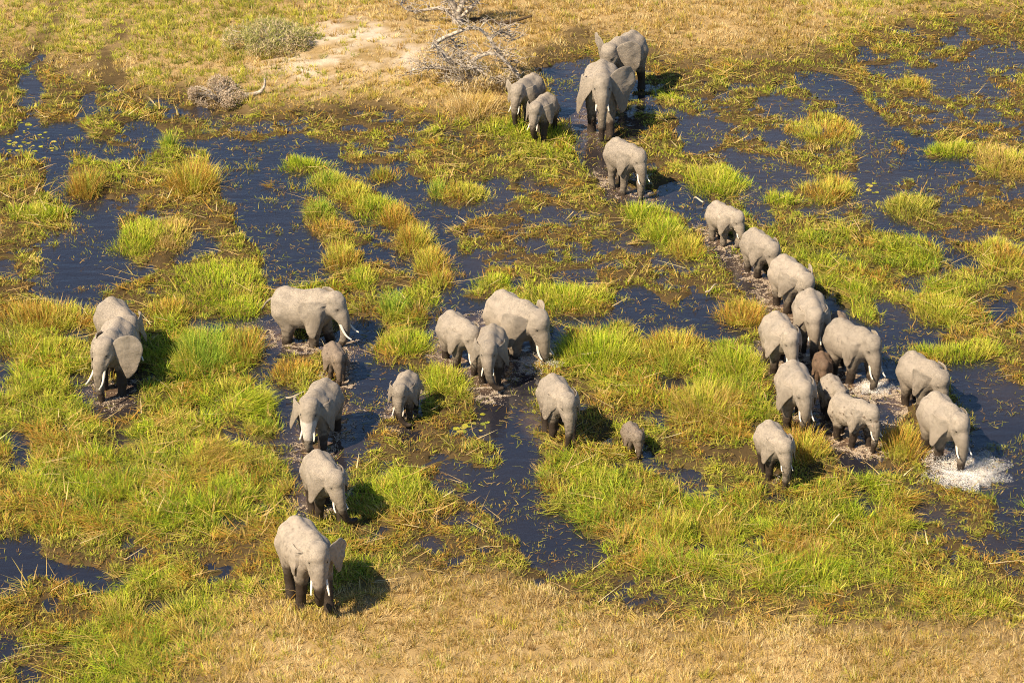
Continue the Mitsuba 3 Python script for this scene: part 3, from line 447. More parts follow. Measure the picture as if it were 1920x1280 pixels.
def marsh_kind(x, y, W, M, D, B, c1, c2, spread):
    n = len(x)
    score = B*.80+.02+(c1-.5)*2.0+(c2-.5)*1.6+rng.normal(0, spread, n)-.22*M
    kind = np.select([score > .66, score > .02, score > -.62], [0, 1, 2], 3)
    kind = np.where((nz(x, y, .8, 2, 45) > .575) & (rng.random(n) < .6), 4, kind)        # rust and straw coloured patches
    kind = np.where((D > .12) & (rng.random(n) < D*1.7), 5, kind)
    kind = np.where(rng.random(n) < .09, 5, kind)
    kind = np.where((rng.random(n) < .10) & (B > .3), 6, kind)
    return np.where((W > .5) & (rng.random(n) < .8), rng.integers(2, 4, n), kind)


KINDS = ['bright', 'yellow', 'olive', 'brown', 'amber', 'straw', 'green']
tx_, ty_ = scatter(17)
dens, W, M, D, B, c1, c2, c3 = marsh_density(tx_, ty_)
k = rng.random(len(tx_)) < dens*1.15
tx_, ty_, W, M, D, B, c1, c2, c3 = (a[k] for a in (tx_, ty_, W, M, D, B, c1, c2, c3))
nt_ = len(tx_)
tk = marsh_kind(tx_, ty_, W, M, D, B, c1, c2, .42)
trad = rng.uniform(.10, .34, nt_)*(.8+.4*B)
tht = (.25+.26*B+.30*np.clip(c1-.42, 0, .35)/.35*(1-M))*rng.uniform(.65, 1.35, nt_)*(1-.30*M)*np.where(W > .5, .6, 1)
tflat = rng.random(nt_) < np.where(tk >= 4, .42, .14)+.18*M
tflat &= tk != 6
tlean, taz = abs(rng.normal(0, .28, nt_)), look_up(flow, tx_, ty_)*.6+rng.normal(0, .8, nt_)
tbri = rng.uniform(.72, 1.22, nt_)
per = rng.poisson(np.clip(trad*trad*430, 8, 50)*np.interp(ty_, [74, 130], [1, .8]))
ti = np.repeat(np.arange(nt_), per); n = len(ti)
r, a = np.sqrt(rng.random(n)), rng.uniform(0, 2*np.pi, n)
x, y = tx_[ti]+trad[ti]*r*np.cos(a), ty_[ti]+trad[ti]*r*np.sin(a)
far = np.interp(y, [74, 130], [1, 1.5])
kk = np.where(rng.random(n) < .80, tk[ti], rng.integers(0, 6, n))
col = pick(KINDS, kk)*tbri[ti][:, None]
lodb = tflat[ti] | (rng.random(n) < .08)
length = tht[ti]*rng.uniform(.6, 1.2, n)*(1-.3*r)*np.where(lodb, 1.55, 1)
vx = (tlean[ti]*np.cos(taz[ti])+.62*r*np.cos(a)+rng.normal(0, .15, n)); vy = (tlean[ti]*np.sin(taz[ti])+.62*r*np.sin(a)+rng.normal(0, .15, n))
lean = np.where(lodb, rng.uniform(1.1, 1.5, n), np.hypot(vx, vy))
az = np.where(lodb, taz[ti]+rng.normal(0, .45, n), np.arctan2(vy, vx))
z = np.maximum(look_up(ZG, x, y), -.03)-.01+np.where(lodb, .14*rng.random(n), 0)
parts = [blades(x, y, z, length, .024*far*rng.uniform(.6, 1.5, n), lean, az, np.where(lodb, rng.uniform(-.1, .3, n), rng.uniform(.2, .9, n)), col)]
nblades = n
x, y = scatter(330)
dens, W, M, D, B, c1, c2, c3 = marsh_density(x, y)
k = rng.random(len(x)) < np.clip(dens*.6+.28*(1-np.clip(W*1.4, 0, 1))*(1-D)*(1-.8*np.clip(M*1.7, 0, 1)*np.clip(D*2.5, 0, 1))*(nz(x, y, 2.2, 2, 46) > .42), 0, 1)
x, y, W, M, D, B, c1, c2 = (a[k] for a in (x, y, W, M, D, B, c1, c2)); n = len(x)
kind = marsh_kind(x, y, W, M, D, B, c1-.10, c2, .5)
lod = rng.random(n) < .35
parts.append(blades(x, y, np.maximum(look_up(ZG, x, y), -.02)-.01+.05*rng.random(n)*lod, (.14+.16*B)*rng.uniform(.6, 1.5, n)*np.where(lod, 1.8, 1), .024*np.interp(y, [74, 130], [1, 1.5])*rng.uniform(.6, 1.5, n),
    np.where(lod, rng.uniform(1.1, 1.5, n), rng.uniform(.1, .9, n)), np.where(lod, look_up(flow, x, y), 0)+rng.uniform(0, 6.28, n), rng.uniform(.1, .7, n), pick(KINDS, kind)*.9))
nblades += n
add('marsh_grass', parts, 'green, olive and rusty marsh grass growing out of the shallow water', kind='stuff')

# dry grass of the two banks, in small tufts too
tx_, ty_ = scatter(50)
D, M, S = look_up(dry, tx_, ty_), look_up(msoft, tx_, ty_), look_up(sand, tx_, ty_)
c1, c2, c3 = nz(tx_, ty_, .5, 3, 51), nz(tx_, ty_, 1.8, 2, 52), nz(tx_, ty_, .16, 3, 53)
k = rng.random(len(tx_)) < np.clip(D*1.6-.25, 0, 1)*np.clip(.75+2.0*(c2-.38), .40, 1)*(1-.8*np.clip(S*1.3, 0, 1))*(1-.85*np.clip(M*1.5*(.1+1.8*nz(tx_, ty_, 3.5, 2, 54)), 0, 1))
tx_, ty_, c1, c2, c3, M = (a[k] for a in (tx_, ty_, c1, c2, c3, M)); nt_ = len(tx_)
left = np.clip((-5-tx_)/8, 0, 1)*(ty_ > 106)+np.clip((tx_-12)/7, 0, 1)*(ty_ > 112)
tk = np.where(rng.random(nt_) < .14, 2, (rng.random(nt_) < .35+1.4*(c1-.5)).astype(int))
tk = np.where((rng.random(nt_) < .80*left+.10) & (c1*.6+c2*.4+c3 > .98-.16*left), rng.integers(3, 5, nt_), tk)
tk = np.where(rng.random(nt_) < .05, 5, tk)
per = rng.poisson(14, nt_); ti = np.repeat(np.arange(nt_), per); n = len(ti)
r, a = np.sqrt(rng.random(n)), rng.uniform(0, 2*np.pi, n)
trad = rng.uniform(.06, .22, nt_)
x, y = tx_[ti]+trad[ti]*r*np.cos(a), ty_[ti]+trad[ti]*r*np.sin(a)
col = pick(['dry', 'straw', 'gold', 'olive', 'yellow', 'brown'], tk[ti])*rng.uniform(.78, 1.15, nt_)[ti][:, None]
taz = look_up(flow, tx_, ty_)*.5+rng.normal(0, .9, nt_)
tl_ = rng.uniform(.1, .9, nt_)
vx, vy = tl_[ti]*np.cos(taz[ti])+.75*r*np.cos(a), tl_[ti]*np.sin(taz[ti])+.75*r*np.sin(a)
tht = (.20+.25*np.clip(c1-.4, 0, .4))*rng.uniform(.6, 1.5, nt_)
add('dry_grass', [blades(x, y, look_up(ZG, x, y)-.01, tht[ti]*rng.uniform(.6, 1.3, n), .022*np.interp(y, [74, 130], [1, 1.5])*rng.uniform(.6, 1.5, n),
     np.clip(np.hypot(vx, vy), .1, 1.45), np.arctan2(vy, vx)+rng.normal(0, .3, n), rng.uniform(.0, .5, n), col, segs=1)], 'dry straw coloured grass on the banks above and below the marsh', kind='stuff')
nblades2 = n

# long dead stems lying across the grass, combed the same way in patches
x, y = scatter(9)
dens, W, M, D, B, c1, c2, c3 = marsh_density(x, y)
k = rng.random(len(x)) < np.clip(dens+.25, 0, 1)*np.clip((nz(x, y, .55, 3, 63)-.40)*5, .08, 1)*(1-np.clip(W*1.6, 0, .98))*(1-np.clip(D*1.2, 0, 1))
x, y = x[k], y[k]; n = len(x)
add('fallen_reeds', [blades(x, y, np.maximum(look_up(ZG, x, y), 0)+rng.uniform(.04, .30, n), rng.uniform(.5, 1.35, n), rng.uniform(.022, .042, n)*np.interp(y, [74, 130], [1, 1.35]), rng.uniform(1.25, 1.6, n),
    look_up(flow, x, y)*1.3+rng.normal(0, .45, n), rng.uniform(-.15, .35, n), pick(['straw', 'dry', 'amber'], rng.choice(3, n, p=[.5, .3, .2])), segs=3, tip=1.05)],
    'long dead straw coloured reed stems lying across the marsh grass', kind='stuff')

# floating weed and broken stems on the open water
x, y = scatter(16)
W = look_up(wpool, x, y); c = nz(x, y, .8, 3, 61)
k = (W > .5) & (rng.random(len(x)) < np.clip((c-.42)*6, .04, 1))
x, y = x[k], y[k]; n = len(x)
col = pick(['olive', 'brown', 'straw'], rng.choice(3, n, p=[.35, .45, .2]))
add('floating_weed', [blades(x, y, np.full(n, .004)+.012*rng.random(n), rng.uniform(.08, .4, n), rng.uniform(.012, .05, n), rng.uniform(1.42, 1.56, n), rng.uniform(0, 6.28, n), np.zeros(n), col)],
    'bits of weed and broken stems floating on the open water', kind='stuff')

# lily pads in a few quiet pools
pv, pf, pc, at_ = [], [], [], 0
for (lx, ly_, lr, ln_) in LILIES:
    for _ in range(ln_):
        a, r = rng.uniform(0, 6.28), lr*math.sqrt(rng.random())
        cx_, cy_, pr = lx+r*math.cos(a), ly_+r*math.sin(a)*1.6, rng.uniform(.05, .12)
        th = np.linspace(.25, 2*np.pi-.25, 11)+rng.uniform(0, 6.28)
        pv.append(np.vstack([[cx_, cy_, .012], np.c_[cx_+pr*np.cos(th), cy_+pr*np.sin(th), .012+.01*rng.random(11)]]))
        j = np.arange(1, 11); pf.append(np.stack([j*0, j, j+1], 1)+at_); at_ += 12
        pc.append(np.tile(np.array(PAL['yellow' if rng.random() < .6 else 'olive'])[rng.integers(0, 3)]*rng.uniform(.7, 1.1), (12, 1)))
add('lily_pads', [(np.vstack(pv), np.vstack(pf), np.vstack(pc))], 'small round lily pads floating in the quiet pools', kind='stuff')

# tussocks: each a plant of its own
taken = {}
def key_of(name):
    taken[name] = taken.get(name, -1)+1
    return name if not taken[name] else f'{name}_{taken[name]:03d}'
for (tx, ty, ta, tb, th, tl, tn) in TUSSOCKS:
    n = int(np.clip(ta*tb*np.pi*430, 320, 3900))
    r, a = np.sqrt(rng.random(n)), rng.uniform(0, 2*np.pi, n)
    low = rng.random(n) < .26
    edge = 1+.5*(nz(np.cos(a)*1.3+tx, np.sin(a)*1.3+ty, 1.4, 3, 71)-.5)*2
    r = np.where(low, r*1.25, r)
    bx, by = tx+ta*r*edge*np.cos(a), ty+tb*r*edge*np.sin(a)
    bx += rng.normal(0, .09, n); by += rng.normal(0, .09, n)
    out = np.arctan2(r*np.sin(a), r*np.cos(a))
    second = {'bright': 'yellow', 'yellow': 'amber', 'olive': 'yellow', 'amber': 'yellow', 'gold': 'yellow', 'straw': 'yellow', 'green': 'yellow', 'mixed': 'amber', 'dry': 'straw'}[tl]
    cl = pick([tl, second, 'straw'], np.where(rng.random(n) < .25*low+.04, 2, (nz(bx, by, 1.5, 2, 72)+rng.normal(0, .1, n) > .55).astype(int)))
    ln = th*rng.uniform(.45, 1.15, n)*(1-.25*np.minimum(r, 1)**2)*np.where(low, .9, .55+.85*nz(bx, by, 2.2, 2, 73))
    le = np.where(low, rng.uniform(.8, 1.45, n), abs(rng.normal(.10, .20, n))+.30*r**2)
    comb = .9 if 'comb' in tn or 'lean' in tn else 0
    aa = out+rng.normal(0, .8, n)
    if comb:
        aa = np.where(rng.random(n) < .8, -.5+rng.normal(0, .3, n), aa); le = le+.55
    zz = np.maximum(look_up(ZG, bx, by), -.05)
    nm = 'reed_clump' if th > .7 else 'grass_tussock'
    key = key_of(nm)
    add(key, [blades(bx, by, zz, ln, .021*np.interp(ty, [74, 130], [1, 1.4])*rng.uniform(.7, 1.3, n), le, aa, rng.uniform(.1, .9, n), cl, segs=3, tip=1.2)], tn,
        category='reeds' if nm == 'reed_clump' else 'grass', group='reed clumps in the marsh' if nm == 'reed_clump' else 'grass tussocks in the marsh')
print('blades', nblades, nblades2)


from scipy.ndimage import map_coordinates, gaussian_filter
# ---------------------------------------------------------------- elephants
def surface_nets(F, org, h):
    """The zero surface of the sampled field F as a smooth triangle mesh (naive surface nets)."""
    s = F < 0
    c = [s[i:F.shape[0]-1+i, j:F.shape[1]-1+j, k:F.shape[2]-1+k] for i in (0, 1) for j in (0, 1) for k in (0, 1)]
    n = sum(x.astype(np.int8) for x in c)
    act = (n > 0) & (n < 8)
    idx = np.full(act.shape, -1, np.int64)
    ii, jj, kk = np.nonzero(act)
    idx[ii, jj, kk] = np.arange(len(ii))
    acc, cnt = np.zeros((len(ii), 3)), np.zeros(len(ii))
    base = np.stack([ii, jj, kk], 1)
    for ax in range(3):
        o1, o2 = [a for a in range(3) if a != ax]
        for a in (0, 1):
            for b in (0, 1):
                p = base.copy(); p[:, o1] += a; p[:, o2] += b
                q = p.copy(); q[:, ax] += 1
                fp, fq = F[p[:, 0], p[:, 1], p[:, 2]], F[q[:, 0], q[:, 1], q[:, 2]]
                m = (fp < 0) != (fq < 0)
                t = np.where(m, fp/np.where(m, fp-fq, 1), 0)
                pos = p.astype(float); pos[:, ax] += t
                acc += pos*m[:, None]; cnt += m
    v = org + h*acc/cnt[:, None]
    quads = []
    for ax in range(3):
        o1, o2 = (ax+1) % 3, (ax+2) % 3
        sl = [slice(None)]*3; sl2 = [slice(None)]*3
        sl[ax], sl2[ax] = slice(0, -1), slice(1, None)
        a, b = s[tuple(sl)], s[tuple(sl2)]
        P = np.stack(np.nonzero(a != b), 1)
        P = P[(P[:, o1] > 0) & (P[:, o2] > 0) & (P < np.array(act.shape)).all(1)]
        inside_first = a[P[:, 0], P[:, 1], P[:, 2]]
        e1, e2 = np.eye(3, dtype=int)[o1], np.eye(3, dtype=int)[o2]
        g = lambda Q: idx[Q[:, 0], Q[:, 1], Q[:, 2]]
        q = np.stack([g(P-e1-e2), g(P-e2), g(P), g(P-e1)], 1)
        q[~inside_first] = q[~inside_first][:, ::-1]
        quads.append(q)
    q = np.vstack(quads)
    q = q[(q >= 0).all(1)]
    return v, np.vstack([q[:, [0, 1, 2]], q[:, [0, 2, 3]]])


class Field:
    def __init__(self, lo, hi, h):
        self.lo, self.h = np.array(lo, float), h
        self.ax = [np.arange(l, u+h, h) for l, u in zip(lo, hi)]
        self.F = np.full([len(a) for a in self.ax], 0.6, np.float32)

    def _sub(self, lo, hi):
        sl = tuple(slice(max(0, int((l-o)/self.h)), max(1, int((u-o)/self.h)+2)) for l, u, o in zip(lo, hi, self.lo))
        P = np.meshgrid(*[a[s] for a, s in zip(self.ax, sl)], indexing='ij')
        return sl, P

    def _join(self, sl, d, k):
        f = self.F[sl]
        t = np.clip(0.5+0.5*(f-d)/k, 0, 1)
        self.F[sl] = f*(1-t)+d*t-k*t*(1-t)

    def cone(self, a, b, ra, rb, k=0.1):
        a, b = np.asarray(a, float), np.asarray(b, float)
        r = max(ra, rb)+k+0.12
        sl, P = self._sub(np.minimum(a, b)-r, np.maximum(a, b)+r)
        ab = b-a
        t = np.clip(sum((P[i]-a[i])*ab[i] for i in range(3))/max(ab@ab, 1e-9), 0, 1)
        d = np.sqrt(sum((P[i]-a[i]-t*ab[i])**2 for i in range(3)))-(ra+(rb-ra)*t)
        self._join(sl, d, k)

    def chain(self, pts, rs, k=0.1):
        for i in range(len(pts)-1):
            self.cone(pts[i], pts[i+1], rs[i], rs[i+1], k)

    def ball(self, c, r, k=0.15, R=None):
        c, r = np.asarray(c, float), np.asarray(r, float)
        m = r.max()+k+0.12 if R is not None else r+k+0.12
        sl, P = self._sub(c-m, c+m)
        D = [P[i]-c[i] for i in range(3)]
        if R is not None:
            D = [sum(R[j, i]*D[j] for j in range(3)) for i in range(3)]
        k0 = np.sqrt(sum((D[i]/r[i])**2 for i in range(3)))
        k1 = np.sqrt(sum((D[i]/r[i]**2)**2 for i in range(3)))+1e-9
        self._join(sl, k0*(k0-1)/k1, k)


def tube(pts, rs, sides=8, cap=True):
    p = np.asarray(pts, float)
    rs = np.broadcast_to(rs, (len(p),))
    t = np.gradient(p, axis=0); t /= np.linalg.norm(t, axis=1, keepdims=True)+1e-12
    ref = np.array([0.0, 0, 1]) if abs(t[:, 2]).max() < 0.95 else np.array([0.31, 0.95, 0.05])
    a = np.cross(t, ref); a /= np.linalg.norm(a, axis=1, keepdims=True)+1e-12
    b = np.cross(t, a)
    ang = np.arange(sides)*2*np.pi/sides
    v = p[:, None]+rs[:, None, None]*(np.cos(ang)[None, :, None]*a[:, None]+np.sin(ang)[None, :, None]*b[:, None])
    v = v.reshape(-1, 3)
    i, j = np.meshgrid(np.arange(len(p)-1), np.arange(sides), indexing='ij')
    q = np.stack([i*sides+j, i*sides+(j+1) % sides, (i+1)*sides+(j+1) % sides, (i+1)*sides+j], -1).reshape(-1, 4)
    f = np.vstack([q[:, [0, 1, 2]], q[:, [0, 2, 3]]])
    if cap:
        n = len(v); v = np.vstack([v, p[:1], p[-1:]])
        j = np.arange(sides); e = (len(p)-1)*sides
        f = np.vstack([f, np.stack([(j+1) % sides, j, j*0+n], 1), np.stack([e+j, e+(j+1) % sides, j*0+n+1], 1)])
    return v, f


def spline(pts, n):
    from scipy.interpolate import CubicSpline
    p = np.asarray(pts, float)
    s = np.r_[0, np.cumsum(np.linalg.norm(np.diff(p, axis=0), axis=1))]
    return CubicSpline(s, p)(np.linspace(0, s[-1], n))


EAR = np.array([(0, .34), (.14, .46), (.36, .54), (.6, .52), (.78, .40), (.87, .2), (.86, -.05), (.78, -.3), (.66, -.5), (.54, -.68), (.43, -.82), (.33, -.86), (.25, -.74), (.17, -.5), (.08, -.28), (0, -.12)])


def ear_mesh(side, spread, size, droop, seed):
    """One ear in the head's frame; side +1 is the elephant's left. Thick shell: rings of its outline, front and back."""
    from scipy.interpolate import CubicSpline
    o = np.vstack([EAR, EAR[:1]])
    s = np.r_[0, np.cumsum(np.linalg.norm(np.diff(o, axis=0), axis=1))]
    o = CubicSpline(s, o, bc_type='periodic')(np.linspace(0, s[-1], 45)[:-1])
    c = np.array([.36, 0.0])
    rings = [1.0, .955, .86, .7, .5, .28]
    UV = np.vstack([c+(o-c)*r for r in rings]+[c[None]])
    th = np.repeat([0.012, .035, .04, .045, .05, .055], len(o)).tolist()+[.055]
    a = math.radians(spread)
    fold = 1-min(1, max(0, (spread-24)/40))
    UV[:, 1] = np.where(UV[:, 1] > .12, .12+(UV[:, 1]-.12)*(1-.66*fold), UV[:, 1])
    u, w = UV[:, 0], UV[:, 1]
    n3 = np.c_[u*3, w*3, np.full(len(u), seed*3.7)]
    wob = (meshkit.fbm(n3, 2, seed)-.5)*.16*np.clip(u/.5, 0, 1.2)+.03*np.sin(w*9+seed)*np.clip(u-.35, 0, 1)
    lat = np.sin(a)*u+fold*.13*np.sin(np.clip(u/.75, 0, 1)*np.pi)-(1-fold)*.20*np.clip(u-.3, 0, 1)**1.2+wob
    lat = lat+fold*(.17*np.clip(-w+.1, 0, 1)-.20*np.clip(w-.05, 0, 1))
    back = np.cos(a)*u+(1-fold)*.12*np.clip(u-.3, 0, 1)-.10*np.clip(-w, 0, 1)*fold
    mid = np.c_[-back, side*lat, w]*size
    nrm = np.array([math.sin(a), side*math.cos(a), 0.0])
    th = np.array(th)[:, None]*size
    V = np.vstack([mid+nrm*th*.5, mid-nrm*th*.5])
    N, m = len(UV), len(o)
    f = []
    for r in range(len(rings)-1):
        j = np.arange(m); A, B = r*m+j, r*m+(j+1) % m
        f += [np.stack([A, B, B+m], 1), np.stack([A, B+m, A+m], 1)]
    j = np.arange(m); A, B = (len(rings)-1)*m+j, (len(rings)-1)*m+(j+1) % m
    f.append(np.stack([A, B, j*0+N-1], 1))
    f = np.vstack(f)
    rim = np.vstack([np.stack([j, j+N, (j+1) % m+N], 1), np.stack([j, (j+1) % m+N, (j+1) % m], 1)])
    F = np.vstack([f[:, ::-1], f+N, rim[:, ::-1]])
    if side < 0:
        F = F[:, ::-1]
    return V+np.array([-.05, side*.37, -.03-.06*fold]), F


def rot(yaw, pitch, roll=0):
    cy, sy, cp, sp = math.cos(yaw), math.sin(yaw), math.cos(pitch), math.sin(pitch)
    return np.array([[cy, -sy, 0], [sy, cy, 0], [0, 0, 1]])@np.array([[cp, 0, sp], [0, 1, 0], [-sp, 0, cp]])


TRUNKS = {  # offsets from the trunk's root in the head's turned frame, x forward, y left
    'down': [(0, 0, 0), (.15, 0, -.38), (.20, 0, -.78), (.17, 0, -1.18), (.12, 0, -1.52), (.13, 0, -1.78)],
    'in': [(0, 0, 0), (.15, 0, -.38), (.19, 0, -.76), (.10, 0, -1.10), (-.10, .03, -1.33), (-.30, .05, -1.36)],
    'forward': [(0, 0, 0), (.17, 0, -.36), (.27, 0, -.76), (.38, 0, -1.14), (.55, 0, -1.46), (.72, 0, -1.68)],
    'left': [(0, 0, 0), (.16, .02, -.38), (.24, .08, -.76), (.26, .22, -1.10), (.26, .46, -1.32), (.26, .70, -1.30)],
    'right': [(0, 0, 0), (.16, -.02, -.38), (.22, -.06, -.76), (.22, -.18, -1.12), (.24, -.36, -1.44), (.27, -.48, -1.66)],
    'back': [(0, 0, 0), (.13, 0, -.38), (.12, 0, -.78), (.02, 0, -1.15), (-.10, 0, -1.48), (-.18, 0, -1.74)],
}


def make_elephant(key, label, group, x, y, heading, s, z0=0.0, age=1.0, yaw=0, pitch=8, ears=(26, 26), trunk='down', tusks=0.62,
                  gait=0.0, tail=0, wet=1.0, trunk_wet=.75, tone=1.0, mud=0.0, brown=0.0, pale_face=0.0, seed=0, h=0.043, ear_size=1.0, plump=1.0):
    """One elephant as a body of one surface with its eyes and tusks as parts. s is the shoulder height over 2.5 m; age 1 is adult, 0 a small calf."""
    young = 1-age
    hs = .94+.16*young                                  # a calf's head is larger for its body
    ly = .88*(1-.10*young)                                  # and its body shorter
    fd = Field((-2.0, -1.1, -0.1), (2.75, 1.1, 3.1), h)
    W = (.98+.05*young)*plump
    LEG = .24
    X = lambda p: (p[0]*ly, p[1], p[2]+LEG*min(1, p[2]/1.1))
    fd.ball(X((-.25, 0, 1.68)), (1.22*ly, .73*W, .66), .2)
    fd.ball(X((-.32, 0, 1.55)), (.95*ly, .68*W, .52), .2)
    fd.ball(X((-.98, 0, 1.68)), (.58*ly, .60*W, .70), .2)
    fd.ball(X((.55, 0, 1.79)), (.62*ly, .58*W, .65), .2)
    fd.chain([X(p) for p in [(-1.38, 0, 1.95), (-1.18, 0, 2.22), (-.92, 0, 2.36), (-.45, 0, 2.24), (.1, 0, 2.24), (.5, 0, 2.34), (.8, 0, 2.26)]], [.14, .13, .11, .16, .2, .2, .26], .2)
    for sd in (-1, 1):
        fd.ball(X((-.95, .34*sd*W, 1.98)), (.34, .24, .30), .22)      # hip bones
        fd.ball(X((.52, .40*sd*W, 1.75)), (.34, .24, .52), .15)       # shoulder blades
    g = math.sin(gait)
    st = {('f', 1): .34*g, ('f', -1): -.34*g, ('h', 1): -.30*g, ('h', -1): .30*g}
    lift = {('f', 1): .10*max(0, math.cos(gait)), ('f', -1): .10*max(0, -math.cos(gait)), ('h', 1): 0, ('h', -1): 0}
    for sd in (-1, 1):
        a, l = st['f', sd], lift['f', sd]
        fd.chain([X(p) for p in [(.58, .36*sd, 1.55), (.56+.3*a, .38*sd, 1.05), (.60+.65*a, .37*sd, .58+l), (.60+a, .37*sd, .20+l), (.63+a, .37*sd, .06+l)]], [.31, .225, .168, .16, .195], .07)
        a = st['h', sd]
        fd.chain([X(p) for p in [(-.95, .34*sd, 1.62), (-.80+.4*a, .37*sd, 1.08), (-.99+.75*a, .36*sd, .56), (-.98+a, .36*sd, .2), (-.95+a, .36*sd, .06)]], [.42, .27, .168, .16, .19], .07)
    # head and trunk
    R = rot(math.radians(yaw), math.radians(pitch))
    Ry = rot(math.radians(yaw), math.radians(pitch*.35))
    H0 = np.array(X((.78, 0, 2.02)))
    hc = H0+rot(math.radians(yaw*.6), math.radians(pitch*.8))@np.array([.40*ly, 0, .04])
    hd = lambda p: hc+hs*(R@np.array(p, float))
    fd.cone(X((.45, 0, 1.85)), hc+np.array([0, 0, -.05]), .56, .40*hs, .15)
    fd.ball(hd((.08, 0, .14)), np.array((.40, .37, .40))*hs, .12, R)
    fd.ball(hd((.26, 0, .02)), np.array((.29, .31, .42))*hs, .12, R)
    for sd in (-1, 1):
        fd.ball(hd((.05, .17*sd, .34)), np.array((.22, .17, .16))*hs, .12, R)      # the crown's two domes
        fd.cone(hd((.10, .26*sd, -.12)), hd((.34, .20*sd, -.42)), .17*hs, .13*hs, .08)
        fd.ball(hd((.30, .27*sd, .03)), np.array((.09, .07, .07))*hs, .06, R)      # brow
        fd.cone(hd((.34, .19*sd, -.36)), hd((.46, .21*sd, -.60)), .12*hs, .085*hs, .07)  # tusk sockets
    fd.cone(hd((.05, 0, -.35)), hd((.30, 0, -.56)), .25*hs, .12*hs, .1)
    root = hd((.34, 0, -.18))
    tp = spline(TRUNKS[trunk], 14)*np.array([1, 1, 1.14])
    shrink = (1-.12*young)*hs*min(1.0, 1.0)
    tp = root+shrink*(tp@Ry.T)
    tr = np.interp(np.linspace(0, 1, 14), [0, .2, .45, .7, 1], [.28, .235, .185, .14, .10])*hs*(1-.1*young)
    tp[:, 2] = np.maximum(tp[:, 2], .02)
    fd.chain(tp, tr, .05)
    F = np.maximum(fd.F, -np.broadcast_to(fd.ax[2][None, None, :]+.03, fd.F.shape))
    v, f = surface_nets(F, fd.lo, h)
    nb = len(v)
    kind = [np.zeros(nb)]
    parts = [(v, f)]
    for sd, sp in ((1, ears[0]), (-1, ears[1])):
        ev, ef = ear_mesh(sd, sp, .98*(.35+.75*hs)*ear_size*(1-.06*young), 1.0, seed*2+sd+3)
        ew = hc+ev@R.T
        half = len(ew)//2
        midp = (ew[:half]+ew[half:])/2
        push = np.zeros(half)
        uu = -ev[:half, 0]
        for _ in range(10):                             # the ear lies on the shoulder, never inside it
            P = midp.copy(); P[:, 1] += sd*push
            dF = map_coordinates(fd.F, ((P-fd.lo)/h).T, order=1, mode='nearest')
            push += np.clip(.06-dF, 0, .2)*(uu > .12)
        ew[:, 1] += sd*np.tile(push, 2)
        parts.append((ew, ef)); kind.append(np.ones(len(ev)))
    tl = [X(p) for p in [(-1.42, 0, 1.98), (-1.62, .02*tail, 1.75), (-1.72, .12*tail, 1.35), (-1.74, .28*tail, .95)]]
    if abs(tail) >= 2:   # held out behind
        tl = [X(p) for p in [(-1.42, 0, 1.98), (-1.70, .05, 1.86), (-1.95, .10, 1.62), (-2.12, .12, 1.32)]]
    tv, tf = tube(spline(tl, 9), np.array([.07, .055, .048, .042, .038, .034, .03, .045, .012]), 7)
    parts.append((tv, tf)); kind.append(np.full(len(tv), 2.0))
    V, Fc, at = [], [], 0
    for a, b in parts:
        V.append(a); Fc.append(b+at); at += len(a)
    V, Fc, kind = np.vstack(V), np.vstack(Fc), np.concatenate(kind)
    # skin: dusty grey-beige and painted highlight above, wet mud below the water line, splashes between
    q = V+seed*13.1
    n1, n2, n3 = meshkit.fbm(q*1.6, 3, 5), meshkit.fbm(q*5.5, 3, 9), meshkit.noise(q*11, 4)
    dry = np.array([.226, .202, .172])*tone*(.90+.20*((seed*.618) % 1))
    dust_light = np.clip((V[:, 2]-1.45)/1.0+(n1-.5)*.9, 0, 1)[:, None]   # dusty back, damp brown flanks, with highlight and shade painted into both
    col = dry*(.78+.30*n1+.20*n2)[:, None]*(np.array([.84, .80, .75])*(1-dust_light)+np.array([1.14, 1.13, 1.12])*dust_light)
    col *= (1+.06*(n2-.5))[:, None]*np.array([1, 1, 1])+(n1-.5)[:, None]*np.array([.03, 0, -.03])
    rootd = np.linalg.norm(V-root, axis=1)
    tt = np.zeros(len(V))
    dist = np.linalg.norm(V[:, None]-tp[None, ::2], axis=2)
    on_trunk = (dist.min(1) < .30) & (kind == 0)
    on_trunk[:] = on_trunk & (((V-hc)@R[:, 0]) > .25)
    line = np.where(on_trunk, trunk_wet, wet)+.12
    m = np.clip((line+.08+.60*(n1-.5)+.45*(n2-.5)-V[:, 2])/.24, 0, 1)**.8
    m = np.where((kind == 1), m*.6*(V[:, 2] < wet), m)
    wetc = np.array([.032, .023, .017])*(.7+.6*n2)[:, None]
    rub = np.clip((n3-.60+.10*np.clip((wet+.5-V[:, 2])/.5, -1, 1))*9, 0, 1)*np.clip((wet+.65-V[:, 2])/.4, 0, 1)*(kind != 1)
    col = col*(1-.45*rub[:, None])
    if mud:
        sp = np.clip((meshkit.fbm(q*7.5, 3, 21)-.52-.08*(1-mud)+.10*(1.7-V[:, 2]))*7, 0, .85)*np.clip((n1*1.3+mud*.55-.60)*3, 0, 1)
        col = col*(1-sp[:, None])+np.array([.055, .037, .024])*sp[:, None]
    if brown:
        col = col*(1-brown)+np.array([.095, .056, .033])*(.5+n2)[:, None]*brown
    fl = meshkit.fbm(q*np.array([4.5, 4.5, 1.3]), 3, 33); fh = meshkit.fbm(q*np.array([2.2, 2.2, 6.0]), 3, 35)
    crk = np.clip(1-abs(fl-.5)/.035, 0, 1)*.22+np.clip(1-abs(fh-.5)/.035, 0, 1)*.16   # wrinkles and folds as darker lines, their shade put into the colour
    col = col*(1-crk[:, None])
    # darker skin round the eyes
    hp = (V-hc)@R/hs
    ey = np.minimum(np.linalg.norm(hp-np.array([.36, .29, -.03]), axis=1), np.linalg.norm(hp-np.array([.36, -.29, -.03]), axis=1))
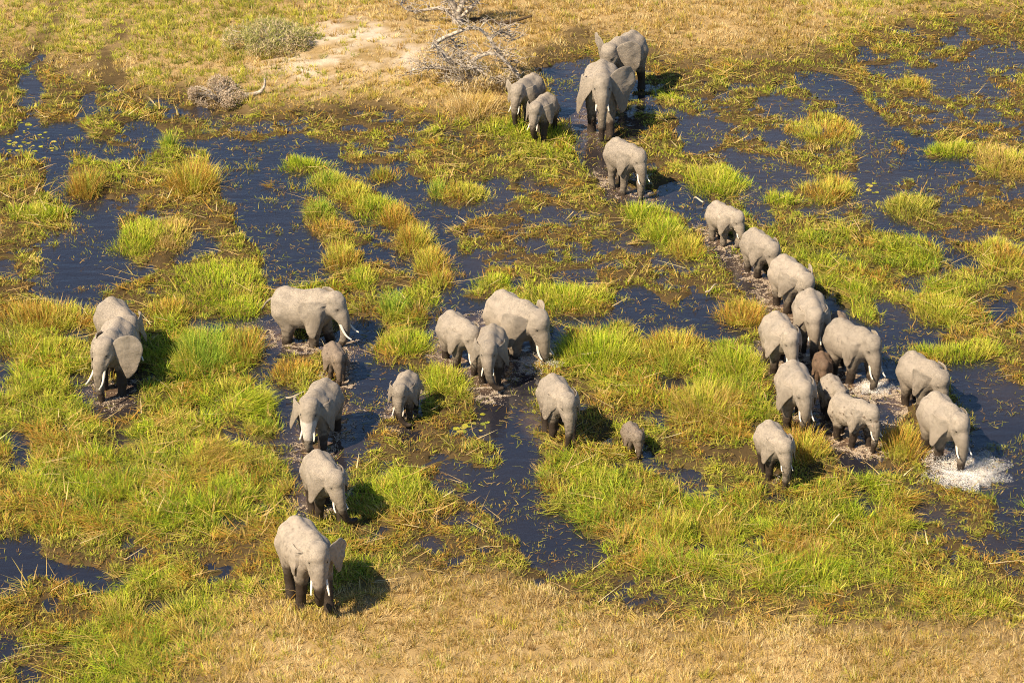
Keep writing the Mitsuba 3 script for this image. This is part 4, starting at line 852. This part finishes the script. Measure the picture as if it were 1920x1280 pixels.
    col = col*(1-.45*np.clip(1-ey/.12, 0, 1)*(kind == 0))[:, None]
    if pale_face:
        pf = pale_face*np.clip((hp[:, 0]-.33)/.08, 0, 1)*np.clip((-hp[:, 2]-.22+.10*(n2-.5))/.05, 0, 1)*np.clip((1.02+hp[:, 2])/.06, 0, 1)
        col = col*(1-pf[:, None])+np.array([.42, .39, .36])*pf[:, None]
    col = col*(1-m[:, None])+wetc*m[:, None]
    tailend = (kind == 2) & (V[:, 2] < (1.45 if abs(tail) < 2 else 1.72))
    col[tailend] = (.03, .026, .022)
    col = np.clip(col, .01, .75)
    a = math.radians(heading)
    Rz = np.array([[math.cos(a), -math.sin(a), 0], [math.sin(a), math.cos(a), 0], [0, 0, 1]])
    to = lambda p: (np.asarray(p, float)*s)@Rz.T+np.array([x, y, z0])
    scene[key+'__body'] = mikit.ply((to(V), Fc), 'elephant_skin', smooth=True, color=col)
    labels[key] = {'label': label, 'category': 'elephant', 'group': group}
    nt = 0
    for sd in (1, -1):
        ec = hd((.375, .285*sd, -.02))
        em = trimesh.creation.icosphere(2, .042*hs)
        scene[key+'__eye'+('' if sd > 0 else '_001')] = mikit.ply((to(em.vertices+ec), em.faces), 'elephant_eye', smooth=True)
    if tusks:
        for sd in (1, -1):
            L = .85*tusks*(1+.05*sd*math.sin(seed*1.7))
            cv = spline([(.40, .20*sd, -.50), (.46+.20*L, (.22+.06*L)*sd, -.62-.30*L), (.46+.50*L, (.22+.13*L)*sd, -.62-.60*L), (.46+.86*L, (.22+.15*L)*sd, -.62-.74*L)], 9)
            pv = np.array([hd(p) for p in cv])
            tv, tf = tube(pv, np.linspace(1, .35, 9)*.062*(.55+.55*min(1, tusks/.6)), 9)
            scene[key+'__tusk'+('' if nt == 0 else '_001')] = mikit.ply((to(tv), tf), 'ivory', smooth=40); nt += 1


# ---------------------------------------------------------------- dead wood and shrubs on the far bank
def bark(p, n, uv):
    return mix((.46, .42, .37), (.22, .19, .155), smoothstep(.35, .7, fbm(p.x*9, p.y*9, p.z*9, 3)))
scene['dead_wood'] = {'type': 'twosided', 'bsdf': {'type': 'diffuse', 'reflectance': mikit.proc(bark)}}
scene['dark_wood'] = {'type': 'twosided', 'bsdf': {'type': 'diffuse', 'reflectance': mikit.proc(lambda p, n, uv: mix((.10, .075, .05), (.05, .036, .026), fbm(p.x*7, p.y*7, p.z*7, 3)))}}


def join(ms):
    at, V, F = 0, [], []
    for v, f in ms:
        V.append(v); F.append(f+at); at += len(v)
    return np.vstack(V), np.vstack(F)


def limb(pts, r0, r1, base, n=14, wob=.05):
    p = spline(pts, n)
    p = p+(np.stack([meshkit.fbm(p*2.1, 2, 40+i) for i in range(3)], 1)-.5)*wob*2
    return tube(p+base, np.linspace(r0*1.35, r1*1.35, n)*(1+.25*(meshkit.noise(p*6, 3)-.5)), 7), p+base


def twigs(p, n, size):
    out = []
    for _ in range(n):
        a = p[rng.integers(2, len(p))]
        dirn = rng.normal(0, 1, 3); dirn[2] = abs(dirn[2])*.5+.1; dirn /= np.linalg.norm(dirn)
        L = size*rng.uniform(.4, 1.3)
        b = a+dirn*L*.5+rng.normal(0, .08, 3); c = a+dirn*L+rng.normal(0, .15, 3)-[0, 0, .12*L]
        out.append(tube(spline([a, b, c], 6), np.linspace(.026, .008, 6), 4))
        if L > .5:
            for _ in range(2):
                e = b+rng.normal(0, 1, 3)*[.35, .35, .2]
                out.append(tube(np.array([b, (b+e)/2+[0, 0, .04], e]), [.016, .012, .006], 4))
    return out


def dead_tree(x, y, limbs, ntw, label):
    limbs = [([(a, b, c*1.25) for a, b, c in p], r0, r1) for p, r0, r1 in limbs]
    key = key_of('dead_tree')
    base = np.array([x, y, float(look_up(ZG, x, y))])
    labels[key] = {'label': label, 'category': 'dead tree', 'group': 'dead trees on the far bank'}
    tr, _ = limb([(.05, 0, -.15), (0, 0, .2), (-.05, .05, .55), (-.12, .1, .8)], .24, .13, base, 8)
    scene[key+'__trunk'] = mikit.ply(tr, 'dead_wood', smooth=True)
    tw = []
    for i, (pts, r0, r1) in enumerate(limbs):
        m, p = limb(pts, r0, r1, base)
        scene[f'{key}__branch'+(f'_{i:03d}' if i else '')] = mikit.ply(m, 'dead_wood', smooth=True)
        tw += twigs(p, ntw*3, .8)
    scene[key+'__twigs'] = mikit.ply(join(tw), 'dead_wood', smooth=True)
    labels[key+'__twigs'] = {'kind': 'stuff'}


dead_tree(*DEAD[0], [([(-.1, 0, .3), (-.8, .2, .9), (-1.3, .3, 1.35)], .10, .07), ([(-1.32, .3, 1.15), (-.8, .35, 1.5), (0, .4, 1.75), (.6, .4, 1.85), (1.2, .3, 1.4), (1.9, .1, .7), (2.5, -.1, .2)], .075, .03),
    ([(0, 0, .2), (.6, -.2, .9), (1.3, -.3, 1.1), (2.2, -.5, .5), (2.7, -.6, .1)], .09, .03), ([(0, 0, .2), (-1.2, -.2, .55), (-2.4, -.1, .35)], .07, .025), ([(0, 0, .1), (.2, -.5, .7), (.9, -1, .6), (1.8, -1.2, .1)], .07, .025),
    ([(0, 0, .4), (-.2, .6, 1.0), (-.5, 1.1, 1.2)], .06, .02), ([(1.2, .3, 1.4), (1.7, .6, 1.6), (2.2, .7, 1.3)], .04, .012)], 13, 'pale grey fallen dead tree with arching limbs on the far bank')
dead_tree(*DEAD[1], [([(0, 0, .4), (-.3, .1, 1.2), (-.2, .2, 2.1)], .11, .04), ([(0, 0, .4), (.35, .1, 1.2), (.5, .3, 2.2)], .12, .04), ([(.1, 0, .3), (.9, .1, .9), (1.5, .3, 1.6)], .09, .03),
    ([(-.1, 0, .2), (-1.2, .1, .6), (-2.2, .2, .5), (-2.7, .2, .9)], .08, .02), ([(0, 0, .3), (-.8, .5, 1.2), (-1.5, .6, 1.9)], .06, .02)], 12, 'upright dead tree with twisted grey stems at the upper edge')

bx, by = FALLEN
bz = float(look_up(ZG, bx, by))
m, _ = limb([(-1.3, .1, .16), (-.6, .1, .12), (.2, -.1, .10), (.9, .05, .2), (1.5, .1, .38)], .10, .04, np.array([bx, by, bz]))
m2, _ = limb([(.3, -.05, .12), (.6, -.4, .3), (.75, -.6, .2)], .05, .02, np.array([bx, by, bz]), 8)
scene['fallen_branch'] = mikit.ply(join([m, m2]), 'dark_wood', smooth=True)
labels['fallen_branch'] = {'label': 'dark crooked branch lying in straw right of the upright dead tree', 'category': 'branch'}
bx, by = STUB
m, _ = limb([(-.75, -.1, .05), (-.2, 0, .08), (.05, .05, .3), (.1, .05, .75)], .09, .03, np.array([bx, by, float(look_up(ZG, bx, by))]))
scene['broken_branch'] = mikit.ply(m, 'dead_wood', smooth=True)
labels['broken_branch'] = {'label': 'short bent broken branch standing beside the heap of dry brushwood', 'category': 'branch'}
for (bx, by, ba, bl, lab) in STICKS:
    zz = .05+max(0, float(look_up(ZG, bx, by)))
    c, s_ = math.cos(ba)*bl/2, math.sin(ba)*bl/2
    m, _ = limb([(-c, -s_, .04), (0, 0, .10), (c*.7, s_*.9, .12), (c, s_*1.1, .05)], .028, .014, np.array([bx, by, zz]), 9)
    k_ = key_of('stick')
    scene[k_] = mikit.ply(m, {'type': 'diffuse', 'reflectance': {'type': 'rgb', 'value': [.50, .44, .34]}}, smooth=True)
    labels[k_] = {'label': lab, 'category': 'stick', 'group': 'pale sticks'}


def shrub(name, x, y, rx, ry, h, pals, n, label, leaf, stems=60):
    key = key_of(name)
    z = float(look_up(ZG, x, y))
    st = []
    for _ in range(stems):
        a, r = rng.uniform(0, 2*np.pi), rng.random()**.6
        e = np.array([rx*r*math.cos(a), ry*r*math.sin(a), h*(1.05-.55*r*r)*rng.uniform(.7, 1.15)])
        st.append(tube(spline([(e[0]*.15, e[1]*.15, -.05), e*[.45, .45, .65], e], 6)+np.array([x, y, z]), np.linspace(.022, .006, 6), 4))
    scene[key+'__stem'] = mikit.ply(join(st), 'dead_wood', smooth=True)
    labels[key+'__stem'] = {'kind': 'stuff'}
    a, r = rng.uniform(0, 2*np.pi, n), np.sqrt(rng.random(n))
    lx, ly_ = x+rx*r*np.cos(a)*1.05, y+ry*r*np.sin(a)*1.05
    dens_ = nz(lx, ly_, 1.8, 2, 81)
    top = h*(1.05-.6*r*r)*(.15+1.6*dens_)
    lz = z+top*rng.random(n)**.45
    k = rng.random(n) < np.clip((dens_-.42)*7, .06, 1)
    lx, ly_, lz = lx[k], ly_[k], lz[k]; n = len(lx)
    cl = pick(pals, (nz(lx, ly_, 2.2, 2, 82)+rng.normal(0, .16, n) > .56).astype(int))
    v, f, c = blades(lx, ly_, lz, leaf*rng.uniform(.5, 1.3, n), .04*rng.uniform(.6, 1.4, n), rng.uniform(.2, 1.5, n), rng.uniform(0, 6.28, n), rng.uniform(0, .8, n), cl)
    scene[key+'__foliage'] = mikit.ply((v, f), 'blade', color=c)
    labels[key] = {'label': label, 'category': 'shrub'}


PAL['sage'] = [(.40, .41, .14), (.30, .33, .09), (.50, .47, .22)]
PAL['ash'] = [(.56, .46, .34), (.42, .33, .24), (.66, .56, .43)]
PAL['bleached'] = [(.60, .50, .31), (.52, .44, .26), (.68, .58, .40)]
shrub('thorn_shrub', *SHRUB, ['sage', 'bleached'], 7000, 'wide grey green thorny shrub on the straw bank at the upper left', .24, 90)
shrub('dry_shrub', *HEAP, ['ash', 'ash'], 11000, 'low heap of dry greyish brushwood at the edge of the far bank', .10, 60)

shrub('dry_shrub', *THICKET, ['bleached', 'straw'], 4200, 'tangle of dead straw coloured brush under the fallen dead tree', .26, 120)

# ---------------------------------------------------------------- elephants, and the water they stir
foam_v, foam_f, foam_c, fat = [], [], [], 0
SPLASH = []
for i, (lab, grp, ex, ey, eh, kw) in enumerate(ELEPHANTS):
    kw = dict(kw)
    foam, spl = kw.pop('foam', 0), kw.pop('splash', None)
    key = key_of('elephant_calf' if 'calf' in lab else 'elephant')
    make_elephant(key, lab, grp, ex, ey, eh, seed=i+1, **kw)
    if spl:
        SPLASH.append((ex, ey, eh, kw['s'], spl))
    if foam:
        s, a = kw['s'], math.radians(eh)
        n = int(90000*min(1.6, .6+foam*.5))
        u, v = rng.uniform(-3.4, 2.7, n), rng.uniform(-1.9, 1.9, n)
        x, y = ex+s*(u*math.cos(a)-v*math.sin(a)), ey+s*(u*math.sin(a)+v*math.cos(a))
        ring = np.hypot((u-.1)/1.45, v/.72)
        near = np.exp(-np.clip(ring-1, 0, 9)**2/.22)+.55*np.exp(-((u+1.5)/1.5)**2-(v/1.1)**2)
        q1 = nz(x+.5*nz(x, y, 2, 2, 94), y+.5*nz(x, y, 2, 2, 95), 1.5, 3, 91); q2 = nz(x, y*1.5, 5, 2, 92)
        lace = np.clip(1-abs(q1-.5)/.050, 0, 1)+np.clip((q2-.60)*6, 0, 1)*.7
        k = (rng.random(n) < np.clip(near*foam*1.5, 0, 1)*np.clip(lace, .02, 1)) & (look_up(np.maximum(pool, wsoft), x, y) > .35)
        x, y, u, v = x[k], y[k], u[k], v[k]; n = len(x)
        z = look_up(ZW, x, y)+.012+.02*rng.random(n)
        sz, ang = rng.uniform(.008, .028, n), a+rng.normal(0, .8, n)
        el = rng.uniform(.35, .8, n)
        loc = np.array([[1, 0], [.3, .9], [-.6, .7], [-1, -.1], [-.2, -.9], [.7, -.6]])
        P = loc[None]*rng.uniform(.6, 1.3, (n, 6, 1))*sz[:, None, None]*np.stack([np.ones(n), el], -1)[:, None]
        X = x[:, None]+P[..., 0]*np.cos(ang)[:, None]-P[..., 1]*np.sin(ang)[:, None]
        Y = y[:, None]+P[..., 0]*np.sin(ang)[:, None]+P[..., 1]*np.cos(ang)[:, None]
        V = np.stack([X, Y, z[:, None]+rng.uniform(-.012, .012, (n, 6))], -1).reshape(-1, 3)
        F = (np.array([[0, 1, 2], [0, 2, 3], [0, 3, 4], [0, 4, 5]])[None]+(np.arange(n)*6)[:, None, None]).reshape(-1, 3)
        foam_v.append(V); foam_f.append(F+fat); fat += len(V)
        tan = np.clip(rng.normal(.45, .3, n), 0, 1)
        white = min(1, max(0, foam-.7))*.8
        foam_c.append(np.repeat(mixc(np.array([.44, .375, .30])*(1-white)+np.array([.66, .63, .59])*white, (.19, .135, .09), tan*(1-.7*white)), 6, 0))
scene['foam'] = mikit.ply((np.vstack(foam_v), np.vstack(foam_f)), {'type': 'twosided', 'bsdf': {'type': 'principled', 'base_color': VC, 'roughness': .5}}, color=np.vstack(foam_c))
labels['foam'] = {'label': 'streaks of tan and white foam on the churned water round the herd', 'kind': 'stuff'}

scene['spray'] = {'type': 'principled', 'base_color': {'type': 'rgb', 'value': [.88, .88, .87]}, 'roughness': .25}
ico = trimesh.Trimesh([[1, 0, 0], [-1, 0, 0], [0, 1, 0], [0, -1, 0], [0, 0, 1], [0, 0, -1]], [[0, 2, 4], [2, 1, 4], [1, 3, 4], [3, 0, 4], [2, 0, 5], [1, 2, 5], [3, 1, 5], [0, 3, 5]], process=False)
for (ex, ey, eh, s, (fu, fv, reach, high, n, lab)) in SPLASH:
    a = math.radians(eh)
    cx_, cy_ = ex+s*(fu*math.cos(a)-fv*math.sin(a)), ey+s*(fu*math.sin(a)+fv*math.cos(a))
    n = n*12
    b = rng.uniform(0, 2*np.pi, n); r = reach*rng.random(n)**.7
    fing = nz(np.cos(b)*2+cx_, np.sin(b)*2+cy_, 1.6, 3, 97)
    r *= .30+1.5*fing**1.5
    h_ = high*np.clip(1-(r/reach-.55)**2*2.4, .03, 1)*rng.random(n)**2.2*(.1+2.0*fing**2)
    P = np.stack([cx_+r*np.cos(b), cy_+r*np.sin(b), .01+h_], -1)
    P[:, 2] += np.maximum(look_up(ZG, P[:, 0], P[:, 1]), 0)
    k = (h_ > .08) | (look_up(np.maximum(wsoft, pool), P[:, 0], P[:, 1]) > .1)
    P = P[k]; n = len(P)
    rad = rng.uniform(.003, .0085, n)
    V = (ico.vertices[None]*rad[:, None, None]*np.array([1, 1, .8])+P[:, None]).reshape(-1, 3)
    F = (ico.faces[None]+(np.arange(n)*6)[:, None, None]).reshape(-1, 3)
    k_ = key_of('water_splash')
    scene[k_] = mikit.ply((V, F), 'spray', smooth=True)
    labels[k_] = {'label': lab, 'kind': 'stuff'}
print('triangles', sum(len(meshkit.WRITTEN[d['filename']][1]) for d in scene.values() if d.get('type') == 'ply'))
